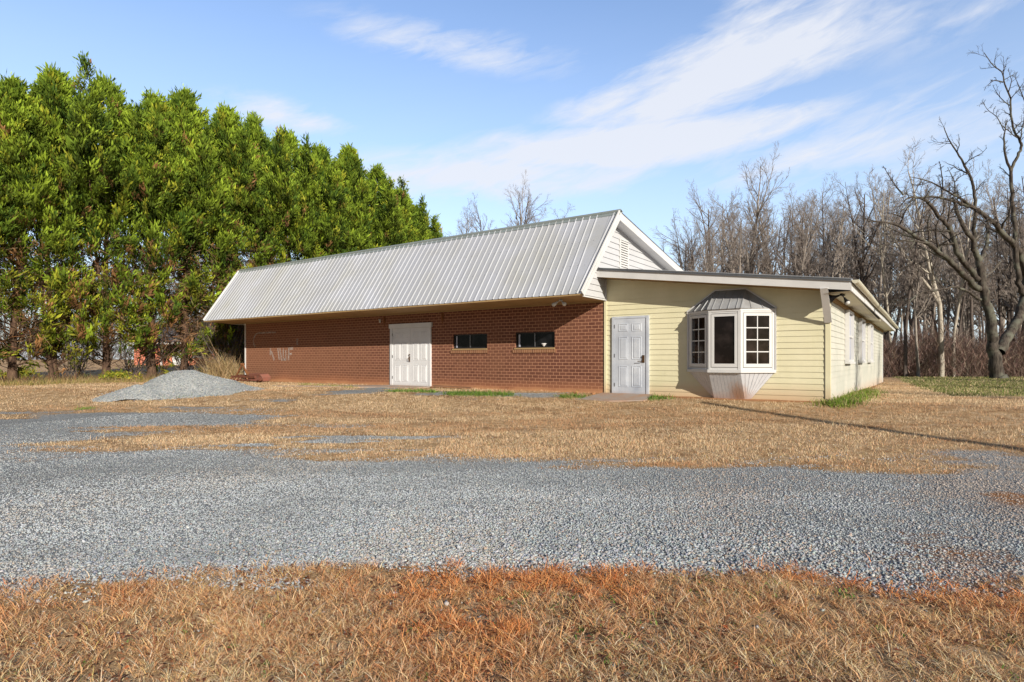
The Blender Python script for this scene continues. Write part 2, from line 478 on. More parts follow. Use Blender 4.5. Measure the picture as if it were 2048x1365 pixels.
# ------------------------------------------------------------------ ground regions (world polygons)
def poly_px(pts): return np.array([G(u, v) for u, v in pts])
GRAVEL = [
 poly_px([(-500, 1195), (0, 1192), (200, 1188), (400, 1168), (560, 1158), (700, 1140), (900, 1136), (1250, 1140), (1420, 1150), (1560, 1135), (1750, 1170), (2048, 1165), (2500, 1165),
          (2500, 925), (2048, 935), (1800, 940), (1500, 930), (1200, 925), (900, 916), (600, 911), (350, 905), (140, 912), (110, 890), (90, 886), (190, 874), (90, 862), (300, 850), (470, 842),
          (520, 832), (430, 822), (230, 825), (60, 829), (-100, 832), (-500, 835)]),
 poly_px([(560, 797), (640, 787), (740, 776), (790, 776), (790, 783), (700, 789), (640, 794), (580, 799)]),
 poly_px([(860, 782), (1000, 786), (1160, 790), (1180, 796), (1050, 798), (900, 793), (860, 788)]),
 poly_px([(1940, 910), (2048, 912), (2200, 915), (2200, 930), (2000, 925)]),
]
CLAYP = [
 poly_px([(1480, 940), (2048, 925), (2500, 925), (2500, 1200), (2048, 1190), (1700, 1200), (1600, 1100), (1720, 1010)]),
 np.array([(-18.6, -.40), (-12, -.28), (-9.3, -.12), (-6, -.12), (0, -.10), (0, .3), (-18.6, .3)]),
 np.array([(1.4, -.22), (5.75, -.25), (5.8, .5), (5.7, 14), (5.4, 14), (1.4, .3)]),
]
GREENP = [
 poly_px([(1665, 812), (1712, 806), (1745, 782), (1720, 780), (1690, 792)]),
 poly_px([(1770, 764), (2048, 762), (2500, 762), (2500, 795), (1900, 793), (1750, 776)]),
]
def sdist(poly, X, Y):
    """signed distance, positive inside"""
    d = np.full(X.shape, 1e9); ins = np.zeros(X.shape, bool)
    n = len(poly)
    for i in range(n):
        x0, y0 = poly[i]; x1, y1 = poly[(i + 1) % n]
        ex, ey = x1 - x0, y1 - y0; L = ex * ex + ey * ey + 1e-9
        t = np.clip(((X - x0) * ex + (Y - y0) * ey) / L, 0, 1)
        d = np.minimum(d, np.hypot(X - x0 - t * ex, Y - y0 - t * ey))
        c = (y0 > Y) != (y1 > Y)
        with np.errstate(divide='ignore', invalid='ignore'):
            xi = x0 + (Y - y0) * ex / (ey if ey else 1e-9)
        ins ^= c & (X < xi)
    return np.where(ins, d, -d)

def masks(X, Y):
    rr = np.hypot(X - CAM[0], Y - CAM[1])
    w = .12 + .05 * rr
    al = X * AX[0] + Y * AX[1]; ac = X * FW[0] + Y * FW[1]
    wob = (fbm(al * .55, ac * 1.9, 5, 3) - .5) * 2.6
    g = np.zeros(X.shape)
    for i, p in enumerate(GRAVEL):
        sd = sdist(p, X, Y); ww = w * (1.0 if i else np.where(rr > 6.2, 1.7, 1.0))
        g = np.maximum(g, np.clip(.5 + sd / (ww * 2.2) + wob * .42, 0, 1))
    # thin gravel showing through the turf beyond the lane on the left
    xc_ = (X - CAM[0]) * AX[0] + (Y - CAM[1]) * AX[1]; yc_ = (X - CAM[0]) * FW[0] + (Y - CAM[1]) * FW[1]
    thin = sstep((yc_ - 7.5) / 1.5) * sstep((14 - yc_) / 3) * sstep((.5 - xc_) / 3)
    g = np.maximum(g, np.clip((fbm(al * .5 + 7, ac * 2.2, 5, 63) - .50) * 5, 0, .8) * thin)
    spot = fbm(X * 1.1 + 9, Y * 1.6, 4, 31)
    c = np.clip(.5 + sdist(CLAYP[0], X, Y) / 2.5, 0, 1) * np.clip((spot - .46) * 4.5, 0, 1) * .72
    for p in CLAYP[1:]: c = np.maximum(c, np.clip(.5 + sdist(p, X, Y) / .35 + wob * .3, 0, 1))
    lit = fbm(X * .8 + 40, Y * .8, 4, 77)
    e = np.zeros(X.shape)
    for p in GREENP: e = np.maximum(e, np.clip(.5 + sdist(p, X, Y) / (.3 + rr * .02) + wob * .3, 0, 1))
    e = np.maximum(e, np.clip((lit - .60) * 3.0, 0, .35))
    return g, c, e

def build_ground():
    ang = np.concatenate([np.arange(-180, -56, 4.0), np.arange(-56, 56, .16), np.arange(56, 180, 4.0)])
    rad = np.concatenate([[.05], np.geomspace(.6, 60, 420), np.geomspace(63, 3000, 40)])
    A, Rr = np.meshgrid(np.radians(ang), rad)
    xc = Rr * np.sin(A); yc = Rr * np.cos(A)
    X = CAM[0] + xc * AX[0] + yc * FW[0]; Y = CAM[1] + xc * AX[1] + yc * FW[1]
    Z = gz(X, Y)
    g, c, e = masks(X, Y)
    nr, na = X.shape
    idx = np.arange(nr * na).reshape(nr, na)
    a = idx[:-1, :]; b = np.roll(idx, -1, 1)[:-1, :]; cc = np.roll(idx, -1, 1)[1:, :]; d = idx[1:, :]
    faces = np.stack([a, b, cc, d], -1).reshape(-1, 4)
    V = np.stack([X, Y, Z], -1).reshape(-1, 3)
    o = mesh_np('ground', V, faces[:, ::-1], M['ground'], smooth=True)
    at = o.data.color_attributes.new('masks', 'FLOAT_COLOR', 'POINT')
    cc = np.ones((len(V), 4), np.float32); cc[:, 0] = g.ravel(); cc[:, 1] = c.ravel(); cc[:, 2] = e.ravel()
    at.data.foreach_set('color', cc.ravel())
    tag(o, kind='structure')
    return o
build_ground()

# ------------------------------------------------------------------ scatter
def sector(n, r0, r1, half=54, rng=RNG):
    a = np.radians(rng.uniform(-half, half, n)); r = r0 * (r1 / r0) ** rng.random(n)
    xc = r * np.sin(a); yc = r * np.cos(a)
    return CAM[0] + xc * AX[0] + yc * FW[0], CAM[1] + xc * AX[1] + yc * FW[1], r

def keep_out(X, Y):
    """True where the building stands"""
    m = (X > -18.3) & (X < .05) & (Y > -.03) & (Y < 13)
    m |= (X > -.1) & (X < 5.62) & (Y > -.03) & (Y < 20)
    m |= (X > 2.9) & (X < 3.85) & (Y > -.12) & (Y < 0)
    m |= (X > -.1) & (X < 1.45) & (Y > -1.1) & (Y < 0)      # doorstep
    return m

def blades(name, X, Y, L, W, C, lean, mat, z=None, parent=None, rng=RNG, updir=None, drop=0.0):
    """curved strips: 3 cross-sections, tip"""
    n = len(X); th = rng.uniform(0, 2 * np.pi, n); ph = rng.uniform(0, 2 * np.pi, n)
    z0 = gz(X, Y) if z is None else z
    dx = np.cos(th); dy = np.sin(th)
    wx = np.cos(ph); wy = np.sin(ph)
    V = np.zeros((n, 7, 3))
    for i, t in enumerate((0, .4, .75, 1.0)):
        out = L * lean * (t ** 1.5); up = L * np.sqrt(np.clip(1 - lean ** 2, .02, 1)) * (t - .25 * lean * t * t) - drop * L * t * t
        cx = X + dx * out; cy = Y + dy * out; cz = z0 - .004 + up
        if i < 3:
            w = W * (1, .8, .5)[i] * .5
            V[:, 2 * i] = np.stack([cx - wx * w, cy - wy * w, cz], -1)
            V[:, 2 * i + 1] = np.stack([cx + wx * w, cy + wy * w, cz], -1)
        else: V[:, 6] = np.stack([cx, cy, cz], -1)
    b = (np.arange(n) * 7)[:, None]
    tri = np.array([[0, 1, 3], [0, 3, 2], [2, 3, 5], [2, 5, 4], [4, 5, 6]])
    Fc = (b[:, None, :] + tri[None]).reshape(-1, 3)
    cols = np.repeat(C, 7, 0)
    return mesh_np(name, V.reshape(-1, 3), Fc, mat, parent, cols)

def pal(n, cols, w, rng=RNG, jit=.12):
    cols = np.array(cols); i = rng.choice(len(cols), n, p=np.array(w) / sum(w))
    c = cols[i] * (1 + rng.normal(0, jit, (n, 1))) * (1 + rng.normal(0, .04, (n, 3)))
    return np.clip(c, .01, .95)

STRAW = [(.88, .64, .40), (.76, .49, .27), (.90, .72, .48), (.50, .25, .12), (.84, .52, .28), (.44, .36, .14)]
def build_grass():
    # near foreground verge
    X, Y, r = sector(660000, 1.9, 5.4)
    g, c, e = masks(X, Y)
    clump = fbm(X * 9, Y * 9, 3, 41); band = fbm(X * 1.1, Y * 1.1, 4, 45)
    k = (g < .42 + RNG.normal(0, .16, len(X))) & (RNG.random(len(X)) < np.clip((clump - .37) * 4.6, .10, 1)) & ~keep_out(X, Y)
    X, Y, r, clump, band = X[k], Y[k], r[k], clump[k], band[k]
    n = len(X)
    C = pal(n, [(.93, .70, .42), (.88, .58, .30), (.94, .80, .56), (.52, .26, .12), (.80, .48, .24), (.20, .09, .05), (.60, .50, .18)], [5, 4, 3, 2.4, 3, 2.2, .5], jit=.2)
    xc = (X - CAM[0]) * AX[0] + (Y - CAM[1]) * AX[1]; yc = (X - CAM[0]) * FW[0] + (Y - CAM[1]) * FW[1]
    red = np.clip(sstep((yc - 3.05) / .4) * sstep((xc + 1.8) / 1.2) * (1.1 + (band - .5) * 3) + (band - .50) * 3, 0, 1)[:, None]
    red = np.clip(red * RNG.uniform(.35, 1, (n, 1)) + .12 + .18 * sstep((yc - 2.8) / .4)[:, None], 0, 1)
    C = C * (1 - .95 * red) + C * np.array([1.12, .60, .34]) * .95 * red
    pale = np.clip(sstep((2.9 - yc) / .5) * (.6 + (band - .5) * 3), 0, 1)[:, None]
    C = C * (1 - .35 * pale) + (C.mean(1, keepdims=True) * np.array([1.22, .97, .68])) * .35 * pale
    L = RNG.gamma(4, .015, n) * (.55 + clump * .9); W = RNG.uniform(.0020, .0052, n)
    o = blades('dry_grass_verge', X, Y, L, W, C, np.clip(RNG.beta(3.2, 1.3, n) * .75 + .25, 0, .995), M['blade'], z=gz(X, Y) + RNG.uniform(0, .02, n), drop=.12)
    tag(o, 'tangled straw coloured dry grass along the near edge of the gravel', 'grass', kind='stuff')
    # lawn beyond
    X, Y, r = sector(820000, 5.2, 40)
    g, c, e = masks(X, Y)
    clump = fbm(X * 2.0, Y * 2.0, 4, 43)
    k = (g < .40 + RNG.normal(0, .10, len(X))) & (c < .5) & (e < .45) & (RNG.random(len(X)) < np.clip(clump * 1.7 - .1, 0, 1)) & ~keep_out(X, Y)
    X, Y, r, clump = X[k], Y[k], r[k], clump[k]
    n = len(X)
    C = pal(n, STRAW, [5, 4, 3.5, 1.6, 3, .4])
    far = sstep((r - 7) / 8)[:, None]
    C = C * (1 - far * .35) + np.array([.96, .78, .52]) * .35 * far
    tr = fbm((X * .817 + Y * .576) * .22, (-X * .576 + Y * .817) * 1.5, 4, 91)
    dk = np.clip((tr - .50) * 7, 0, 1)[:, None]; edge_ = (sstep((10.5 - r) / 4) * .6)[:, None]
    C = C * (1 - .55 * dk) + C * np.array([.62, .38, .26]) * .55 * dk
    rb = np.clip(edge_ * (.6 + (fbm(X * .9, Y * .9, 4, 23) - .5) * 4)[:, None], 0, 1); C = C * (1 - .6 * rb) + C * np.array([.95, .62, .42]) * .6 * rb
    L = RNG.gamma(6, .007, n) * (.6 + clump * .7); W = RNG.uniform(.0028, .0055, n) * (1 + r * .05)
    o = blades('dry_grass_lawn', X, Y, L, W, C, RNG.uniform(.15, .92, n), M['blade'])
    tag(o, 'short tan winter lawn between the gravel lane and the building', 'grass', kind='stuff')
    # green patches
    X, Y, r = sector(420000, 6, 55)
    g, c, e = masks(X, Y)
    k = (e > .5) & (g < .5) & ~keep_out(X, Y); X, Y, r = X[k], Y[k], r[k]
    n = len(X)
    C = pal(n, [(.13, .17, .04), (.22, .26, .07), (.38, .35, .14), (.62, .48, .28)], [2.5, 3, 3, 4])
    o = blades('green_grass', X, Y, RNG.gamma(6, .011, n), RNG.uniform(.005, .010, n) * (1 + r * .07), C, RNG.uniform(.2, .8, n), M['blade'])
    tag(o, 'patchy green grass on the lawn beside the yellow wall and towards the wood', 'grass', kind='stuff')
build_grass()

OCT = np.array([(1, 0, 0), (-1, 0, 0), (0, 1, 0), (0, -1, 0), (0, 0, 1), (0, 0, -1)], float)
OF = np.array([(4, 0, 2), (4, 2, 1), (4, 1, 3), (4, 3, 0), (5, 2, 0), (5, 1, 2), (5, 3, 1), (5, 0, 3)])
def stones(name, X, Y, Z, S, C, mat, parent=None):
    n = len(X)
    q = RNG.normal(size=(n, 4)); q /= np.linalg.norm(q, axis=1)[:, None]
    w, x, y, z = q.T
    Rm = np.stack([np.stack([1-2*(y*y+z*z), 2*(x*y-z*w), 2*(x*z+y*w)], -1), np.stack([2*(x*y+z*w), 1-2*(x*x+z*z), 2*(y*z-x*w)], -1),
                   np.stack([2*(x*z-y*w), 2*(y*z+x*w), 1-2*(x*x+y*y)], -1)], 1)
    sc3 = np.stack([RNG.uniform(.8, 1.3, n), RNG.uniform(.6, 1, n), RNG.uniform(.35, .75, n)], -1)
    P = OCT[None] * (1 + RNG.uniform(-.25, .25, (n, 6, 1))) * sc3[:, None, :] + RNG.normal(0, .12, (n, 6, 3))
    P = np.einsum('nij,nkj->nki', Rm, P) * S[:, None, None]
    P[:, :, 2] *= .75
    P += np.stack([X, Y, Z], -1)[:, None, :]
    Fc = ((np.arange(n) * 6)[:, None, None] + OF[None]).reshape(-1, 3)
    return mesh_np(name, P.reshape(-1, 3), Fc, mat, parent, np.repeat(C, 6, 0))

GREY = [(.40, .435, .455), (.52, .56, .58), (.28, .305, .325), (.56, .53, .48), (.54, .38, .27), (.72, .71, .68)]
def build_gravel():
    X, Y, r = sector(480000, 2.6, 17)
    g, c, e = masks(X, Y)
    k = (RNG.random(len(X)) < np.clip((g - .3) * 2.5, .006, 1)) & ~keep_out(X, Y)
    k &= RNG.random(len(X)) < 1 - .55 * np.clip(c * 1.6, 0, 1)
    X, Y, r = X[k], Y[k], r[k]; n = len(X)
    S = RNG.gamma(7, .00115, n) * (1.15 - .35 * sstep((r - 4) / 2.5)) * (1 + .02 * r) + .0022
    C = pal(n, GREY, [5, 5, 2.2, 1.6, .6, .25], jit=.09)
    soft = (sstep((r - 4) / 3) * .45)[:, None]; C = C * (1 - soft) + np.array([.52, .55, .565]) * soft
    xc = (X - CAM[0]) * AX[0] + (Y - CAM[1]) * AX[1]
    pn = fbm(X * .9, Y * .9, 4, 37)
    trk = fbm((X * AX[0] + Y * AX[1]) * .16, (X * FW[0] + Y * FW[1]) * 1.1, 4, 15); big = fbm(X * .5, Y * .5, 4, 16)
    C = C * (1 + (trk - .5)[:, None] * .75 + (big - .5)[:, None] * .45)
    tanp = (np.clip((big - .56) * 6, 0, 1) * .5 > RNG.random(n)).astype(float)[:, None]; C = C * (1 - .4 * tanp) + np.array([.56, .44, .32]) * .4 * tanp
    warm = (np.clip(sstep((xc - .3) / 4.5) * (.5 + (pn - .5) * 3.5), 0, 1) > RNG.random(n)).astype(float)[:, None]
    near = (sstep((4.6 - r) / 1.0) * (RNG.random(n) < .3))[:, None]
    C = C * (1 - .6 * warm) + np.array([.55, .40, .30]) * .6 * warm
    C = C * (1 - .5 * near) + np.array([.60, .42, .28]) * .5 * near
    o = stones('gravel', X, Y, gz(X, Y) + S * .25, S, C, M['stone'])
    tag(o, 'loose blue grey crushed stone spread over the lane', 'gravel', kind='stuff')
build_gravel()

def build_leaves():
    X, Y, r = sector(15000, 2.0, 6.0)
    g, c, e = masks(X, Y)
    k = (g < .55) & (fbm(X * 1.2, Y * 1.2, 3, 71) > .36); X, Y = X[k], Y[k]; n = len(X)
    th = RNG.uniform(0, 2 * np.pi, n); s = RNG.uniform(.008, .022, n); z = gz(X, Y) + RNG.uniform(.012, .03, n)
    d = np.stack([np.cos(th), np.sin(th), RNG.uniform(-.3, .5, n)], -1) * s[:, None]
    w = np.stack([-np.sin(th), np.cos(th), RNG.uniform(-.4, .4, n)], -1) * (s * .55)[:, None]
    c0 = np.stack([X, Y, z], -1); up = np.array([0, 0, 1.]) * (s * .35)[:, None]
    V = np.stack([c0 - d, c0 - w * .9 + up, c0 + d, c0 + w * .9 + up], 1)
    Fc = (np.arange(n) * 4)[:, None] + np.arange(4)[None]
    C = pal(n, [(.22, .08, .045), (.40, .17, .08), (.55, .30, .15), (.55, .17, .06)], [3, 4, 3, 1])
    o = mesh_np('fallen_leaves', V.reshape(-1, 3), Fc, M['blade'], None, np.repeat(C, 4, 0))
    tag(o, 'curled brown fallen leaves lying in the dry grass of the foreground', 'leaves', kind='stuff')
    # small green weeds
    pts = []
    for (u0, u1, v0, v1, cnt) in [(1000, 1700, 1175, 1360, 70), (0, 1000, 1240, 1360, 14), (1350, 1560, 1150, 1190, 9), (1700, 2040, 1240, 1360, 6)]:
        for _ in range(cnt): pts.append(G(random.uniform(u0, u1), random.uniform(v0, v1)))
    XX = []; YY = []
    for p in pts:
        m = random.randint(10, 26); s = random.uniform(.012, .05)
        XX += list(p[0] + RNG.normal(0, s, m)); YY += list(p[1] + RNG.normal(0, s, m))
    X = np.array(XX); Y = np.array(YY); n = len(X)
    C = pal(n, [(.10, .20, .03), (.18, .30, .06), (.28, .36, .10)], [3, 4, 2])
    o = blades('weeds', X, Y, RNG.uniform(.012, .035, n), RNG.uniform(.006, .014, n), C, RNG.uniform(.4, .95, n), M['blade'])
    o.location.z = .012
    tag(o, 'tiny bright green weeds dotted through the foreground verge', 'weeds', kind='stuff')
build_leaves()

def grass_tuft(pts, name, label, n=260, h=.09, spread=.18, cols=None):
    XX = []; YY = []
    for p in pts:
        XX.append(p[0] + RNG.normal(0, spread, n)); YY.append(p[1] + RNG.normal(0, spread * .6, n))
    X = np.concatenate(XX); Y = np.concatenate(YY); k = ~keep_out(X, Y); X, Y = X[k], Y[k]; m = len(X)
    cols = cols or [(.10, .20, .03), (.18, .30, .05), (.30, .36, .10)]
    C = pal(m, cols, [3, 4, 2, 2][:len(cols)])
    o = blades(name, X, Y, RNG.gamma(6, h / 6, m), RNG.uniform(.006, .012, m) * 1.4, C, RNG.uniform(.2, .8, m), M['blade'])
    tag(o, label, 'grass', kind='stuff')
def line_px(a, b, n): return [G(a[0] + (b[0] - a[0]) * i / max(n - 1, 1), a[1] + (b[1] - a[1]) * i / max(n - 1, 1)) for i in range(n)]
grass_tuft(line_px((795, 784), (860, 785), 4), 'grass_patch', 'green grass patch at the foot of the double door', 260)
grass_tuft(line_px((905, 789), (1010, 790), 7), 'grass_patch', 'long strip of bright green grass along the brick wall under the windows', 300)
grass_tuft(line_px((1130, 795), (1155, 794), 2), 'grass_patch', 'small green tuft just left of the concrete doorstep', 200)
grass_tuft(line_px((1262, 798), (1320, 797), 4), 'grass_patch', 'green grass patch at the right end of the concrete doorstep', 260, .08)
grass_tuft(line_px((335, 795), (362, 794), 2), 'grass_patch', 'little green tuft at the front foot of the gravel pile', 260, .06)
grass_tuft(line_px((170, 818), (190, 817), 1), 'grass_patch', 'little green tuft on the lawn left of and nearer than the gravel pile', 200, .05)
grass_tuft(line_px((610, 770), (700, 775), 4), 'grass_patch', 'yellowish green grass strip left of the concrete path', 150, .07, cols=[(.30, .32, .08), (.42, .40, .14), (.2, .26, .06)])
grass_tuft(line_px((1668, 812), (1740, 786), 12), 'grass_patch', 'lush bright green grass growing against the corner of the yellow side wall', 240, .12, .20, cols=[(.16, .27, .03), (.28, .36, .06), (.12, .18, .03), (.5, .4, .2)])

# ------------------------------------------------------------------ the building
B = empty('building')
tag(B, 'long brick building with white metal mansard roof and yellow vinyl lean-to addition', 'building')
XL = -18.1
SOF = 2.57
# brick front wall with two window openings
def brick_wall():
    mb = MB()
    xs = [XL, -5.62, -4.17, -3.08, -1.65, 0]; zs = [-.35, 1.30, 1.775, 2.62]
    for i in range(5):
        for j in range(3):
            if j == 1 and i in (1, 3): continue
            x0, x1, z0, z1 = xs[i], xs[i + 1], zs[j], zs[j + 1]
            mb.add([(x0, 0, z0), (x1, 0, z0), (x1, 0, z1), (x0, 0, z1)], [(0, 1, 2, 3)])
    for i in (1, 3):
        x0, x1, z0, z1 = xs[i], xs[i + 1], zs[1], zs[2]; d = .11
        mb.add([(x0, 0, z0), (x0, d, z0), (x0, d, z1), (x0, 0, z1)], [(0, 1, 2, 3)])
        mb.add([(x1, 0, z0), (x1, d, z0), (x1, d, z1), (x1, 0, z1)], [(3, 2, 1, 0)])
        mb.add([(x0, 0, z1), (x0, d, z1), (x1, d, z1), (x1, 0, z1)], [(0, 1, 2, 3)])
        mb.add([(x0, 0, z0), (x0, d, z0), (x1, d, z0), (x1, 0, z0)], [(3, 2, 1, 0)])
    mb.add([(XL, 0, -.35), (XL, 12, -.35), (XL, 12, 2.62), (XL, 0, 2.62)], [(0, 1, 2, 3)])
    mb.add([(XL, 12, -.35), (0, 12, -.35), (0, 12, 2.62), (XL, 12, 2.62)], [(0, 1, 2, 3)])
    return mb.build('brick_wall', M['brick'], B)
brick_wall()
mb = MB(); mb.box((XL - .02, -.03, -.05), (XL + .055, -.001, 2.60)); mb.build('corner_trim', M['white'], B)
mb = MB(); mb.box((XL + .06, -.022, 2.545), (-.03, -.002, 2.60)); mb.build('top_trim', M['soffit'], B)

# mansard front roof
EY, EZ, RY, RZ = -1.37, 2.655, .30, 5.08
LX = -19.1
def mansard():
    mb = MB(); pitch = .2286
    prof = []          # (x, h)
    x = LX; prof.append((x, 0))
    while x + pitch < 0.0:
        for dx, h in ((pitch - .055, 0), (pitch - .038, .02), (pitch - .017, .02), (pitch, 0)):
            prof.append((x + dx, h))
        # a faint stiffening rib
        x += pitch
    prof.append((0.0, 0))
    d = Vector((0, RY - EY, RZ - EZ)).normalized(); n = Vector((0, -d.z, d.y))
    N = 6
    rows = []
    for j in range(N + 1):
        t = j / N; p = Vector((0, EY + (RY - EY) * t, EZ + (RZ - EZ) * t))
        row = []
        for (xx, h) in prof:
            xs = xx + (.3 * t if xx > -.2 else 0)
            q = p + n * (h + .02)
            row.append((xs, q.y, q.z + .006 * math.sin(xx * 1.7 + t * 3)))
        rows.append(row)
    m = len(prof)
    mb.add([p for r in rows for p in r], [(j * m + i, j * m + i + 1, (j + 1) * m + i + 1, (j + 1) * m + i) for j in range(N) for i in range(m - 1)])
    return mb
roof = mansard().build('roof', M['roof'], B)
# back slope, low pitch
BS = .187
mb = MB()
mb.prism([(.32, RY, RZ + .02), (.32, 12.6, RZ - BS * 12.3), (.32, 12.6, RZ - BS * 12.3 - .035), (.32, RY + .04, RZ - .02)], 0, (LX - .32, 0, 0))
mb.build('back_roof', M['darkmetal'], B)
mb = MB()
mb.tube([(LX - .02, RY, RZ + .03), (.33, RY, RZ + .03)], .055, 8)
mb.prism([(LX - .02, RY, RZ + .06), (LX - .02, RY - .10, RZ - .085), (LX - .02, RY - .085, RZ - .095), (LX - .02, RY + .16, RZ + .035)], 0, (.35 - LX, 0, 0))
mb.build('ridge_cap', M['ridge'], roof)
# rake trim of the front slope, both ends
mb = MB()
mb.bar((.0, EY - .015, EZ + .035), (.31, RY - .04, RZ + .01), .10, .035, (1, 0, 0))
mb.bar((.035, EY - .005, EZ - .02), (.335, RY + .01, RZ - .05), .03, .11, (0, -.8, .5))
mb.build('rake_trim', M['white'], roof)
mb = MB(); mb.bar((LX, EY - .015, EZ + .035), (LX, RY - .04, RZ + .01), .10, .035, (1, 0, 0)); mb.build('rake_trim', M['white'], roof)
# back rake fascia and soffit
mb = MB()
mb.prism([(.30, RY + .02, RZ - .03), (.30, 12.6, RZ - BS * 12.3 - .04), (.30, 12.6, RZ - BS * 12.3 - .27), (.30, RY - .10, RZ - .23)], 0, (.025, 0, 0))
mb.build('rake_fascia', M['white'], B)
mb = MB()
mb.prism([(.002, RY - .05, RZ - .20), (.002, 12.6, RZ - BS * 12.3 - .225), (.002, 12.6, RZ - BS * 12.3 - .24), (.002, RY - .10, RZ - .22)], 0, (.30, 0, 0))
mb.build('rake_soffit', M['white'], B)
# eave soffit (tan) and its drip edge
mb = MB()
mb.prism([(LX + .02, EY + .02, EZ - .03), (LX + .02, -.001, SOF + .01), (LX + .02, -.001, SOF + .03), (LX + .02, EY + .02, EZ - .01)], 0, (-LX - .03, 0, 0))
mb.build('soffit', M['soffit'], B)
mb = MB(); mb.box((LX, EY - .006, EZ - .035), (.0, EY + .018, EZ + .012)); mb.build('eave_edge', M['soffit'], B)
# left end closure
mb = MB()
mb.add([(LX + .01, EY + .02, EZ), (LX + .01, 0.0, SOF), (LX + .01, 12, SOF), (LX + .01, RY, RZ)], [(0, 1, 2, 3)])
mb.add([(LX, 0, SOF), (XL, 0, SOF), (XL, 12, SOF), (LX, 12, SOF)], [(0, 1, 2, 3)])
mb.build('end_siding', M['white_siding'], B)

# white gable wall at X=0
mb = MB()
gp = [(-1.335, 2.60), (12.0, 2.50), (12.0, 2.66), (.40, 4.83), (.17, 4.83)]
siding(mb, gp, (0, 0, 0), (0, 1, 0), (1, 0, 0), .165, .022, z0=2.47)
mb.add([(-.002, p[0], p[1]) for p in gp], [tuple(range(len(gp)))])
gable = mb.build('gable_siding', M['white_siding'], B)
mb = MB(); mb.box((.0, -.045, 2.575), (.045, -.016, 3.18)); mb.build('corner_trim', M['white'], B)
mb = MB(); mb.box((.004, -1.34, 2.585), (.026, -.05, 2.615)); mb.build('bottom_trim', M['white'], B)
# louvre vent
vent = MB()
vy0, vy1, vz0, vz1 = .92, 1.42, 3.45, 4.44
for a, b in (((.02, vy0 - .05, vz0), (.05, vy0, vz1 + .05)), ((.02, vy1, vz0), (.05, vy1 + .05, vz1 - .03))): vent.box(a, b)
vent.box((.02, vy0, vz1), (.05, vy1, vz1 + .05))
vt = vent.build('louver_vent', M['white'], B)
mb = MB(); k = 14
for i in range(k):
    z = vz0 + (vz1 - vz0) * (i + .2) / k
    mb.add([(.022, vy0, z + .055), (.022, vy1, z + .055), (.052, vy1, z), (.052, vy0, z)], [(0, 1, 2, 3)])
    mb.add([(.0525, vy0, z), (.0525, vy1, z), (.052, vy1, z - .008), (.052, vy0, z - .008)], [(0, 1, 2, 3)])
mb.build('louver_slats', M['white'], vt)
mb = MB(); mb.add([(.019, vy0, vz0), (.019, vy1, vz0), (.019, vy1, vz1), (.019, vy0, vz1)], [(0, 1, 2, 3)])
mb.build('vent_backing', weathered('vent_shadow', (.25, .20, .16), .8), vt)

# ---- yellow extension
EX = 5.53; ED = 19.7
mb = MB()
siding(mb, [(0, -.03), (EX, -.03), (EX, 2.52), (0, 3.25)], (0, 0, 0), (1, 0, 0), (0, -1, 0), .1375, .013, z0=-.03)
mb.add([(0, .004, -.4), (EX, .004, -.4), (EX, .004, 2.52), (0, .004, 3.25)], [(0, 1, 2, 3)])
mb.build('siding_wall', M['yellow'], B)
mb = MB()
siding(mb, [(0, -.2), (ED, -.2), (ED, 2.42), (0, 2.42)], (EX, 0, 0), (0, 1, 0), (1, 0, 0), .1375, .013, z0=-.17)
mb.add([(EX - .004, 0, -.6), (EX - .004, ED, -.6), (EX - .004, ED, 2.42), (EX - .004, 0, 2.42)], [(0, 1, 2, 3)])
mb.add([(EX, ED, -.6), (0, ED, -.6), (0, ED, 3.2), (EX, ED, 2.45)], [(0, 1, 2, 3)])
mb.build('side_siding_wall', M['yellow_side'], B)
mb = MB()
mb.box((-.03, -.028, -.04), (.045, -.003, 2.57)); mb.build('corner_post', M['yellow'], B)
mb = MB(); mb.box((EX - .07, -.03, -.08), (EX + .03, .0, 2.40)); mb.box((EX + .0, .002, -.08), (EX + .032, .075, 2.40))
mb.build('corner_post', M['yellow'], B)
mb = MB(); mb.box((EX, ED - .08, -.25), (EX + .035, ED + .01, 2.35)); mb.build('corner_post', M['white'], B)
# lean-to roof
FY = -.57; FX = 6.02; YE = 21.4
def lz(x): return 3.44 - .1275 * x
mb = MB()
mb.prism([(.0, FY - .012, lz(0)), (FX, FY - .012, lz(FX)), (FX, FY - .012, lz(FX) - .05), (.0, FY - .012, lz(0) - .05)], 0, (0, YE - FY + .02, 0))
lr = mb.build('lean_to_roof', M['roof'], B)
mb = MB()   # dark stepped drip edges
for dz in (.022, .062):
    mb = MB(); mb.prism([(.0, FY - .03, lz(0) - dz + .012), (FX + .005, FY - .03, lz(FX) - dz + .012), (FX + .005, FY - .03, lz(FX) - dz - .008), (.0, FY - .03, lz(0) - dz - .008)], 0, (0, .02, 0)); mb.build('drip_edge', M['darkmetal'], lr)
mb = MB()
mb.prism([(.0, FY, lz(0) - .055), (FX, FY, lz(FX) - .055), (FX, FY, lz(FX) - .255), (.0, FY, lz(0) - .255)], 0, (0, .03, 0))
mb.build('front_fascia', M['white'], B)
mb = MB()
y = FY + .03; i = 0
while y < YE:
    L = [3.2, 3.9, 4.2, 4.4, 5, 5][i]; y1 = min(y + L, YE)
    s = .006 * (i % 2)
    mb.box((FX - .03 + s, y, 2.405 - .004 * i), (FX + s, y1 - .02, lz(FX) - .055)); y = y1; i += 1
mb.build('side_fascia', M['white'], B)
